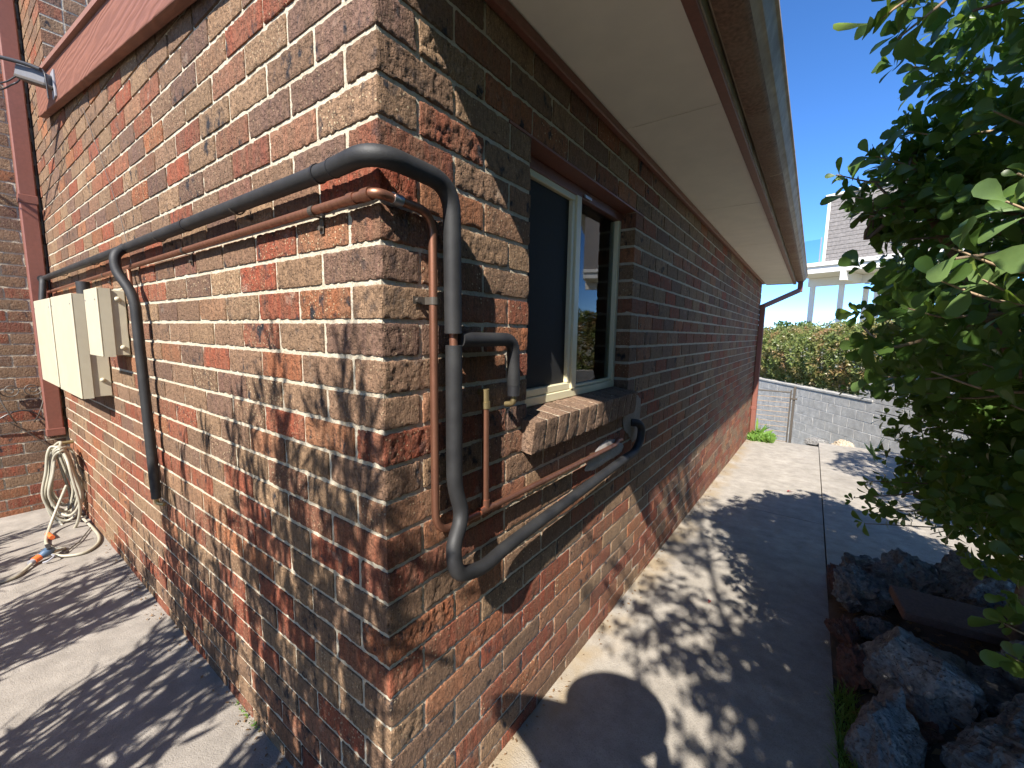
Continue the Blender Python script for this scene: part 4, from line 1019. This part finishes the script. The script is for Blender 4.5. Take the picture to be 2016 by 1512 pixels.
# ------------------------------------------------------------------ rocks, paver and small plants of the garden bed
def ico(sub):
    t = (1 + 5 ** 0.5) / 2
    V = [(-1, t, 0), (1, t, 0), (-1, -t, 0), (1, -t, 0), (0, -1, t), (0, 1, t), (0, -1, -t), (0, 1, -t), (t, 0, -1), (t, 0, 1), (-t, 0, -1), (-t, 0, 1)]
    F = [(0, 11, 5), (0, 5, 1), (0, 1, 7), (0, 7, 10), (0, 10, 11), (1, 5, 9), (5, 11, 4), (11, 10, 2), (10, 7, 6), (7, 1, 8), (3, 9, 4), (3, 4, 2), (3, 2, 6), (3, 6, 8), (3, 8, 9), (4, 9, 5), (2, 4, 11), (6, 2, 10), (8, 6, 7), (9, 8, 1)]
    V = [np.array(v) / np.linalg.norm(v) for v in V]
    for _ in range(sub):
        c = {}; G = []
        def m(a, b):
            k = (min(a, b), max(a, b))
            if k not in c:
                p = V[a] + V[b]; c[k] = len(V); V.append(p / np.linalg.norm(p))
            return c[k]
        for a, b, d in F:
            ab, bd, da = m(a, b), m(b, d), m(d, a); G += [(a, ab, da), (b, bd, ab), (d, da, bd), (ab, bd, da)]
        F = G
    return np.array(V), F
ICO = ico(4)
def rock(c, s, rz, mat, label, seed, rough=0.32, tilt=0.0):
    V, F = ICO; V = V.copy(); o = np.array([seed * 3.7, seed * 1.3, seed * 2.1])
    # facets cut by a few planes, then surface roughness
    rng = np.random.default_rng(seed)
    for k in range(16):
        n = unit(rng.normal(size=3)); dd = rng.uniform(0.5, 0.82); q = V @ n; V -= np.clip(q - dd, 0, None)[:, None] * n * 0.9
    V *= (1 + rough * 0.5 * fbm(V + o, 1.6, seed, 3, 0.55) + rough * 0.26 * fbm(V + o, 6, seed + 3, 4, 0.65))[:, None]
    s = tuple(q * (1.22 if c[1] < 4 else 1.0) for q in s); V = V * np.array(s); Rm = np.array((Matrix.Rotation(rz, 3, 'Z') @ Matrix.Rotation(tilt, 3, 'Y'))); V = V @ Rm.T + np.array(c)
    return tag(obj('rock', V, F, M[mat], smooth=0.45), label, 'rock', 'rocks edging the garden bed')
rock((1.22, 1.62, 0.13), (0.17, 0.22, 0.16), 0.5, 'rock', 'large blue grey rock standing in front of the brown paver', 1, 0.34, 0.3)
rock((1.13, 1.26, 0.06), (0.10, 0.17, 0.14), 0.1, 'rock', 'narrow grey rock behind the grass strip at the path edge', 2)
rock((1.47, 1.33, 0.12), (0.20, 0.17, 0.17), 0.9, 'rock', 'broad grey rock at the lower right corner', 3)
rock((1.48, 1.62, 0.12), (0.16, 0.14, 0.12), 0.2, 'rock', 'lichen speckled rock right of the large blue grey rock', 4)
rock((1.09, 2.28, 0.08), (0.13, 0.16, 0.13), 0.3, 'rock', 'dark pitted rock at the far corner of the garden bed', 5, 0.6)
rock((1.32, 2.42, 0.16), (0.18, 0.16, 0.16), 1.2, 'rock', 'dark pitted rock under the shrub behind the paver', 6, 0.55)
rock((1.60, 2.35, 0.22), (0.20, 0.18, 0.18), 0.4, 'rock', 'shaded rock deep under the shrub', 7, 0.5)
rock((1.035, 2.52, 0.01), (0.06, 0.13, 0.08), 0.0, 'redrock', 'reddish stone where the garden bed meets the path joint', 8, 0.4)
rock((1.045, 1.93, 0.0), (0.055, 0.12, 0.07), 0.2, 'redrock', 'red brown stone half way along the bed edge', 9, 0.5)
rock((1.05, 1.66, 0.02), (0.05, 0.10, 0.09), 0.1, 'redrock', 'rusty stone leaning against the large blue grey rock', 10, 0.4)
rock((1.14, 2.02, 0.05), (0.08, 0.09, 0.07), 0.7, 'rock', 'small mottled stone left of the brown paver', 11, 0.6)
rock((1.68, 1.75, 0.2), (0.2, 0.2, 0.2), 0.7, 'rock', 'grey rock at the right edge beside the paver', 12, 0.5)
rock((1.30, 1.10, 0.02), (0.16, 0.12, 0.12), 0.3, 'rock', 'grey rock cut by the bottom edge of the picture', 13, 0.4)
rock((1.28, 1.86, 0.02), (0.13, 0.12, 0.12), 0.9, 'rock', 'grey rock wedged under the front edge of the paver', 14, 0.5)
rock((1.22, 1.40, 0.0), (0.10, 0.10, 0.09), 1.9, 'redrock', 'brown stone wedged between the large rock and the grass strip', 15, 0.5)
rock((1.42, 1.10, 0.08), (0.16, 0.14, 0.15), 0.6, 'rock', 'pale grey rock in the bottom right corner below the broad rock', 16, 0.5)
rock((1.60, 1.50, 0.14), (0.16, 0.14, 0.16), 0.2, 'rock', 'dark rock at the right picture edge above the broad rock', 17, 0.5)
rock((1.20, 2.60, 0.06), (0.14, 0.12, 0.11), 0.4, 'rock', 'mossy dark rock at the back of the garden bed', 18, 0.6)
V, F = bevbox((-0.17, -0.10, -0.022), (0.17, 0.10, 0.022), 0.005)
Mx = Matrix.Translation((1.37, 1.98, 0.255)) @ Matrix.Rotation(0.15, 4, 'Z') @ Matrix.Rotation(0.10, 4, 'X') @ Matrix.Rotation(0.04, 4, 'Y')
tag(obj('paver', [tuple(Mx @ Vector(v)) for v in V], F, M['paver']), 'flat dark brown clay paver lying on the rocks', 'paver')
rng = np.random.default_rng(8); n = 700
P = np.stack([rng.uniform(1.0, 1.9, n), rng.uniform(0.8, 2.7, n), np.zeros(n)], 1); P[:, 2] = -0.035 + np.clip((P[:, 0] - 1.05) * 0.5, 0, 0.35) + 0.05 * fbm(P * np.array([1, 1, 0]), 4, 3)
lt = leaf_mesh('leaf_litter', P, frames(unit(rng.normal(0, 1, (n, 3)) * np.array([1, 1, 0.25])), rng.normal(0, 0.4, (n, 3)) + np.array([0, 0, 1.0])), rng.uniform(0.02, 0.05, n), 'small', M['litter'], None)
tag(lt, 'dry brown leaf litter between the rocks of the garden bed', 'litter', kind='stuff')
n = 420; yy = rng.uniform(0.1, 7.3, 260); xx = np.abs(rng.normal(0, 0.035, 260)) + 0.012; x2 = rng.uniform(-4.1, -0.1, 160); y2 = -np.abs(rng.normal(0, 0.03, 160)) - 0.012
P = np.vstack([np.stack([xx, yy, [gz(0.5, q) + 0.006 for q in yy]], 1), np.stack([x2, y2, np.full(160, 0.006)], 1)])
lt = leaf_mesh('grit', P, frames(unit(rng.normal(0, 1, (n, 3)) * np.array([1, 1, 0.15])), rng.normal(0, 0.3, (n, 3)) + np.array([0, 0, 1.0])), rng.uniform(0.005, 0.020, n), 'small', M['litter'], None)
tag(lt, 'leaf crumbs and grit gathered along the foot of the brick walls', 'grit', kind='stuff')
def tuft(name, cx, cy, z, rx, ry, n, h, label, mat='grass', tpl='blade', seed=0):
    rng = np.random.default_rng(seed); r = empty(name, (cx, cy, z), label, 'plant')
    P = np.stack([cx + rng.uniform(-rx, rx, n), cy + rng.uniform(-ry, ry, n), np.full(n, z)], 1)
    D = unit(rng.normal(0, 0.5, (n, 3)) + np.array([0, 0, 0.8])); P[:, 2] += rng.uniform(0, h * 0.5, n) * (tpl != 'blade')
    leaf_mesh('foliage', P, frames(D, rng.normal(size=P.shape)), h * rng.uniform(0.5, 1.1, n), tpl, M[mat], r, kind='stuff'); return r
tuft('grass_strip', 1.025, 1.33, -0.05, 0.035, 0.25, 650, 0.075, 'thin strip of green grass at the path edge below the rocks', seed=2)
tuft('weed_clump', 0.20, 7.45, -0.245, 0.16, 0.20, 900, 0.10, 'bright green weed clump at the foot of the right downpipe', 'grass', 'small', 3)
tuft('weed_clump', 0.13, 7.5, -0.245, 0.06, 0.08, 34, 0.24, 'tall pale weed leaves against the right downpipe', 'grass', 'lance', 4)
tuft('weed_clump', -0.86, -0.012, 0.0, 0.10, 0.006, 45, 0.014, 'tiny moss and weeds where the sunlit wall meets the yard', 'grass', 'small', 5)
tuft('seedling', 1.62, 6.9, -0.23, 0.05, 0.05, 7, 0.28, 'thin dark twig with a few leaves on the far concrete', 'darkleaf', 'lance', 6)
o = bpy.data.objects.new('fallen_leaf', leafmesh[('leaf', 1)].copy()); o.data.materials.clear(); o.data.materials.append(M['redleaf']); COL.objects.link(o)
o.location = (0.75, 4.6, gz(0.5, 4.6) + 0.008); o.scale = (0.07, 0.07, 0.07); o.rotation_euler = (0.1, 0.15, 2.2); tag(o, 'dry red leaf lying on the shaded path', 'leaf')
for i, (x, y, lb) in enumerate(((0.42, 1.9, 'small dry leaf on the dappled path near the wall'), (-0.75, -0.42, 'small red leaf on the yard concrete'), (-1.1, -0.5, 'small brown leaf on the yard by the wall foot'))):
    o2 = o.copy(); COL.objects.link(o2); o2.location = (x, y, gz(x, y) + 0.006); o2.scale = (0.035,) * 3; o2.rotation_euler = (0.05, 0.2, i * 1.7); tag(o2, lb, 'leaf')

# ------------------------------------------------------------------ block retaining wall beyond the path
BD = np.array([-0.56, 0.8285]); BN = np.array([-0.8285, -0.56])     # along the wall (away), and its face normal
BO = np.array([3.6, 6.95])
bwall = empty('block_wall', (1.2, 10.1, -1.3), 'grey concrete block retaining wall beyond the path', 'wall')
def bpt(s, n, z): p = BO + BD * s + BN * n; return (p[0], p[1], z)
def bbox_(s0, s1, n0, n1, z0, z1, b=0.004):
    V, F = bevbox((s0, n0, z0), (s1, n1, z1), b); return [bpt(*v) for v in V], [tuple(f) for f in F]
def btop(s): return 0.29
TOPZ = 0.29; L_ = 11.0
obj('mortar_core', *bbox_(-1.0, L_, -0.19, -0.0035, -1.35, TOPZ - 0.004), M['blockmortar'], bwall)
obj('mortar_core', *bbox_(-1.0, 3.4, -0.19, -0.0035, TOPZ - 0.002, TOPZ + 0.396), M['blockmortar'], bwall)
rest = MB(); nbk = 0
for r in range(-2, 9):
    z1 = TOPZ - r * 0.2 - 0.005; z0 = z1 - 0.19
    s = -1.0 + (0.2 if r % 2 else 0)
    while s < (L_ if r >= 0 else 3.2):
        g = bbox_(s + 0.005, s + 0.395, -0.19, RND.uniform(-0.001, 0.002), z0, z1)
        p = proj(bpt(s + 0.2, 0, (z0 + z1) / 2))
        if p[2] > 0 and 0.70 < p[0] < 0.97 and z1 > -0.95: obj('block', *g, M['block'], bwall)
        else: rest.add(g)
        s += 0.4
ro = rest.obj('blockwork', M['block'], bwall); ro['kind'] = 'stuff'
obj('capping', *bbox_(3.25, L_, -0.21, 0.015, TOPZ + 0.001, TOPZ + 0.05, 0.008), M['block'], bwall)
# lower ground strip between path edge and wall
rock((1.30, 8.02, -0.27), (0.20, 0.12, 0.10), 0.2, 'sandstone', 'pale sandstone boulder at the far edge of the path', 21, 0.3)['group'] = 'rocks at the far edge of the path'
rock((0.98, 8.05, -0.28), (0.18, 0.12, 0.08), 0.5, 'rock', 'low grey boulder beside the sandstone at the far path edge', 22, 0.3)['group'] = 'rocks at the far edge of the path'
# hedge growing along the top of the wall
hedge = empty('clipped_hedge', (0.6, 12.0, 0.3), 'dense clipped hedge with green and reddish leaves along the block wall', 'hedge')
hb = []
for s in np.arange(1.2, 11.5, 0.55):
    p = BO + BD * s - BN * 0.55
    h = 1.55 - 0.035 * (s - 3); hb.append((p[0], p[1], 0.32 + h / 2, 0.55, 0.55, h / 2 * 1.02))
T, A = blob_points(hb, 42000, 0.70, 31)
ok = (A[:, 0] * BN[0] + A[:, 1] * BN[1] > -0.35) | (A[:, 2] > 0.3)
T, A = T[ok], A[ok]; A = unit(A + NR.normal(0, 0.5, A.shape) + np.array([0, 0, 0.3]))
P1, R1, S1 = rosettes(T, A, 4, 0.088, (5, 60), 0.4); leaf_mesh('foliage', P1, R1, S1, 'small', M['hedgeleaf'], hedge, kind='stuff')
core = MB()
for s in np.arange(1.2, 11.5, 0.4):
    p = BO + BD * s - BN * 0.55; core.add(tube(smooth_path([(p[0], p[1], -0.2), (p[0] + 0.05, p[1], 0.6), (p[0] - 0.03, p[1] + 0.05, 1.4)], 4), np.linspace(0.03, 0.012, 9), 6))
core.obj('stem', M['bark'], hedge, smooth=1.2)['kind'] = 'stuff'
# wire gate at the end of the path
gate = empty('wire_gate', (0.6, 7.86, -0.28), 'rusty wire gate with a dark post between house and block wall', 'gate')
GY = 7.84
obj('post', *bevbox((0.575, GY - 0.018, -0.9), (0.612, GY + 0.018, 0.66), 0.003), M['darkmetal'], gate)
obj('post', *bevbox((0.535, GY - 0.012, -0.9), (0.556, GY + 0.012, 0.60), 0.003), M['darkmetal'], gate)
obj('rail', *cyl((0.02, GY, 0.56), (0.54, GY, 0.56), 0.012), M['darkmetal'], gate)
for i, z in enumerate(np.linspace(-0.30, 0.46, 10)):
    obj('wire', *cyl((0.02, GY, z), (0.54, GY, z + 0.005), 0.005, 6), M['palebark'], gate)
for x in np.linspace(0.06, 0.50, 6): obj('wire', *cyl((x, GY + 0.011, -0.32), (x, GY + 0.011, 0.55), 0.0022, 6), M['steel'], gate)
obj('latch', *bevbox((0.55, GY - 0.035, 0.44), (0.64, GY - 0.0185, 0.47), 0.002), M['darkmetal'], gate)

# ------------------------------------------------------------------ neighbour's house on posts
nh = empty('neighbour_house', (1.5, 22, 0), 'neighbouring house with brown cladding raised on white posts', 'house')
ND = np.array([0.93, -0.37]); NN = np.array([-0.37, -0.93]); NO = np.array([0.25, 22.0])
def npt(s, n, z): p = NO + ND * s + NN * n; return (p[0], p[1], z)
def nbox(s0, s1, n0, n1, z0, z1, b=0.01):
    V, F = bevbox((s0, n0, z0), (s1, n1, z1), b); return [npt(*v) for v in V], [tuple(f) for f in F]
obj('floor_slab', *nbox(-0.6, 9.0, -4.0, 0.0, 4.22, 4.62), M['white'], nh)
obj('edge_beam', *nbox(-0.6, 9.0, -1.9, -1.7, 3.85, 4.215), M['white'], nh); obj('edge_beam', *nbox(1.25, 1.45, -1.695, 0.0, 3.85, 4.215), M['white'], nh)
obj('gutter', *nbox(-0.7, 9.0, 0.001, 0.09, 4.50, 4.66), M['white'], nh)
wl = obj('wall', *nbox(0.62, 9.0, -3.9, -0.12, 4.625, 7.3), M['clad'], nh)
for i in range(16):
    z = 4.66 + i * 0.16
    obj('board', *nbox(0.635, 6.0, -0.118, -0.085 - 0.008 * (i % 2), z, z + 0.15, 0.006), M['clad'], wl)
obj('corner_board', *nbox(0.52, 0.63, -0.20, -0.075, 4.625, 7.3), M['white'], nh)
obj('roof', *nbox(0.45, 9.4, -4.3, 0.0, 7.305, 7.4), M['white'], nh)
for s, n in ((-0.42, -1.8), (0.72, -1.8), (2.0, -1.8), (4.2, -1.8), (1.0, -3.7)):
    p = obj('post', *nbox(s - 0.09, s + 0.09, n - 0.09, n + 0.09, -0.9, 3.848), M['white'], nh)
bal = empty('balustrade', npt(0, -0.1, 4.6), parent=nh)
obj('pane', *nbox(-0.55, 0.40, -0.10, -0.085, 4.68, 5.65, 0.003), M['shadeglass'], bal)
for s in (-0.56, 0.42): obj('baluster', *nbox(s - 0.02, s + 0.02, -0.12, -0.07, 4.63, 5.72, 0.004), M['grey'], bal)

# trees between hedge and neighbour
def far_tree(name, c, s, n, size, mat, label, seed):
    r = empty(name, (c[0], c[1], -0.6), label, 'tree'); pts = [(c[0], c[1], -0.6), (c[0] + 0.05, c[1], c[2] * 0.5), (c[0], c[1], c[2])]
    obj('trunk', *tube(smooth_path(pts, 4), np.linspace(0.06, 0.02, 9), 6), M['bark'], r, smooth=1.2)
    rng = np.random.default_rng(seed); bl = [(c[0] + rng.normal(0, s[0] * 0.5), c[1] + rng.normal(0, s[1] * 0.4), c[2] + rng.normal(0, s[2] * 0.35), s[0] * 0.5, s[1] * 0.5, s[2] * 0.45) for _ in range(5)]
    T, A = blob_points(bl, n, 0.3, seed); P1, R1, S1 = rosettes(T, unit(A + NR.normal(0, 0.4, A.shape)), 5, size); leaf_mesh('crown', P1, R1, S1, 'small', M[mat], r, kind='stuff')
far_tree('garden_tree', (0.33, 15.5, 1.72), (0.55, 0.5, 0.28), 260, 0.13, 'darkleaf', 'dark small tree showing between the white posts', 41)
far_tree('garden_tree', (-0.95, 17.5, 1.55), (0.7, 0.5, 0.3), 260, 0.11, 'farleaf', 'pale feathery tree above the hedge next to the house wall', 42)
far_tree('garden_tree', (3.2, 15.0, 1.9), (1.3, 0.8, 0.8), 500, 0.14, 'darkleaf', 'dark tree behind the hedge on the right', 43)

# ------------------------------------------------------------------ the person taking the picture (only the shadow shows)
per = empty('person', (0.80, -0.98, 0.0), 'person in dark clothes holding up a phone, seen as the shadow on the path', 'person')
bm_v = [(0.80, -1.00, 0.98), (0.80, -1.0, 1.17), (0.80, -0.99, 1.36), (0.80, -0.985, 1.53), (0.80, -0.97, 1.62), (0.80, -0.95, 1.71), (0.80, -0.945, 1.83),
        (0.59, -0.97, 1.57), (0.38, -0.84, 1.46), (0.655, -0.70, 1.45), (1.01, -0.97, 1.57), (1.20, -0.86, 1.46), (0.93, -0.72, 1.45),
        (0.71, -1.00, 0.90), (0.70, -0.97, 0.48), (0.70, -1.0, 0.09), (0.70, -0.88, 0.05), (0.89, -1.00, 0.90), (0.91, -0.97, 0.48), (0.91, -1.0, 0.09), (0.91, -0.88, 0.05)]
bm_e = [(0, 1), (1, 2), (2, 3), (3, 4), (4, 5), (5, 6), (3, 7), (7, 8), (8, 9), (3, 10), (10, 11), (11, 12), (0, 13), (13, 14), (14, 15), (15, 16), (0, 17), (17, 18), (18, 19), (19, 20)]
rad = [0.155, 0.145, 0.16, 0.12, 0.06, 0.10, 0.095, 0.085, 0.062, 0.042, 0.085, 0.062, 0.042, 0.09, 0.06, 0.043, 0.035, 0.09, 0.06, 0.043, 0.035]
me = bpy.data.meshes.new('body'); po = np.array(wloc(per)); me.from_pydata([tuple(np.array(v) - po) for v in bm_v], bm_e, [])
bo = bpy.data.objects.new('body', me); COL.objects.link(bo); bo.parent = per
sk = bo.modifiers.new('skin', 'SKIN'); sk.use_smooth_shade = True
for i, v in enumerate(me.skin_vertices[0].data): v.radius = (rad[i], rad[i] * (0.75 if i in (0, 1, 2) else 1.0)); v.use_root = (i == 0)
ss = bo.modifiers.new('sub', 'SUBSURF'); ss.levels = 1; ss.render_levels = 1
me.materials.append(M['cloth'])
V, F = ICO; hv = V * np.array([0.082, 0.10, 0.115]) + np.array([0.80, -0.955, 1.79])
obj('hair', hv[:, :], F, M['hair'], per, smooth=3.1)
a_ = np.linspace(0, 2 * PI, 33)[:-1]; V = []; F = []
for r_, z_ in ((0.205, 1.80), (0.195, 1.805), (0.105, 1.815), (0.098, 1.87), (0.085, 1.905), (0.03, 1.915)):
    for t_ in a_: V.append((0.80 + r_ * math.cos(t_) , -0.955 + r_ * math.sin(t_) * 0.95, z_ + 0.008 * math.sin(2 * t_) * (r_ > 0.2)))
for k in range(5):
    for i in range(32): F.append((k * 32 + i, k * 32 + (i + 1) % 32, (k + 1) * 32 + (i + 1) % 32, (k + 1) * 32 + i))
F.append(tuple(range(160, 192))); obj('shadow_hat', V, F, M['cloth'], per, smooth=0.9)  # hat added only to round the person's cast shadow into a dome
def fingers(cx, cy, cz, side):
    mb_ = MB(); mb_.add(tube(smooth_path([(cx, cy, cz), (cx + side * -0.012, cy + 0.035, cz + 0.02), (cx + side * -0.02, cy + 0.055, cz + 0.03)], 4), np.linspace(0.028, 0.022, 9), 8))
    for k in range(4):
        z = cz + 0.005 + 0.017 * k; L = (0.9, 1.0, 0.95, 0.8)[k]
        mb_.add(tube(smooth_path([(cx - side * 0.015, cy + 0.04, z + 0.01), (cx - side * 0.025, cy + 0.062 , z + 0.016), (cx - side * (0.025 + 0.03 * L), cy + 0.064, z + 0.018)], 4), np.linspace(0.009, 0.007, 9), 7))
    mb_.add(tube(smooth_path([(cx, cy + 0.02, cz + 0.02), (cx - side * 0.02, cy + 0.025, cz + 0.045), (cx - side * 0.045, cy + 0.035, cz + 0.055)], 4), np.linspace(0.012, 0.009, 9), 7))
    return mb_.obj('hand', M['skin'], per, smooth=1.5)
fingers(0.672, -0.69, 1.44, -1); fingers(0.918, -0.71, 1.44, 1)
phv, phf = bevbox((-0.075, -0.037, -0.004), (0.075, 0.037, 0.004), 0.003)
pm = Matrix.Identity(4)
for i in range(3):
    pm[i][0] = RT[i]; pm[i][1] = UP[i]; pm[i][2] = -FW[i]; pm[i][3] = CAM[i] - FW[i] * 0.03
tag(obj('phone', [tuple(pm @ Vector(v)) for v in phv], phf, M['black']), 'black phone held by the person behind the viewpoint', 'phone')
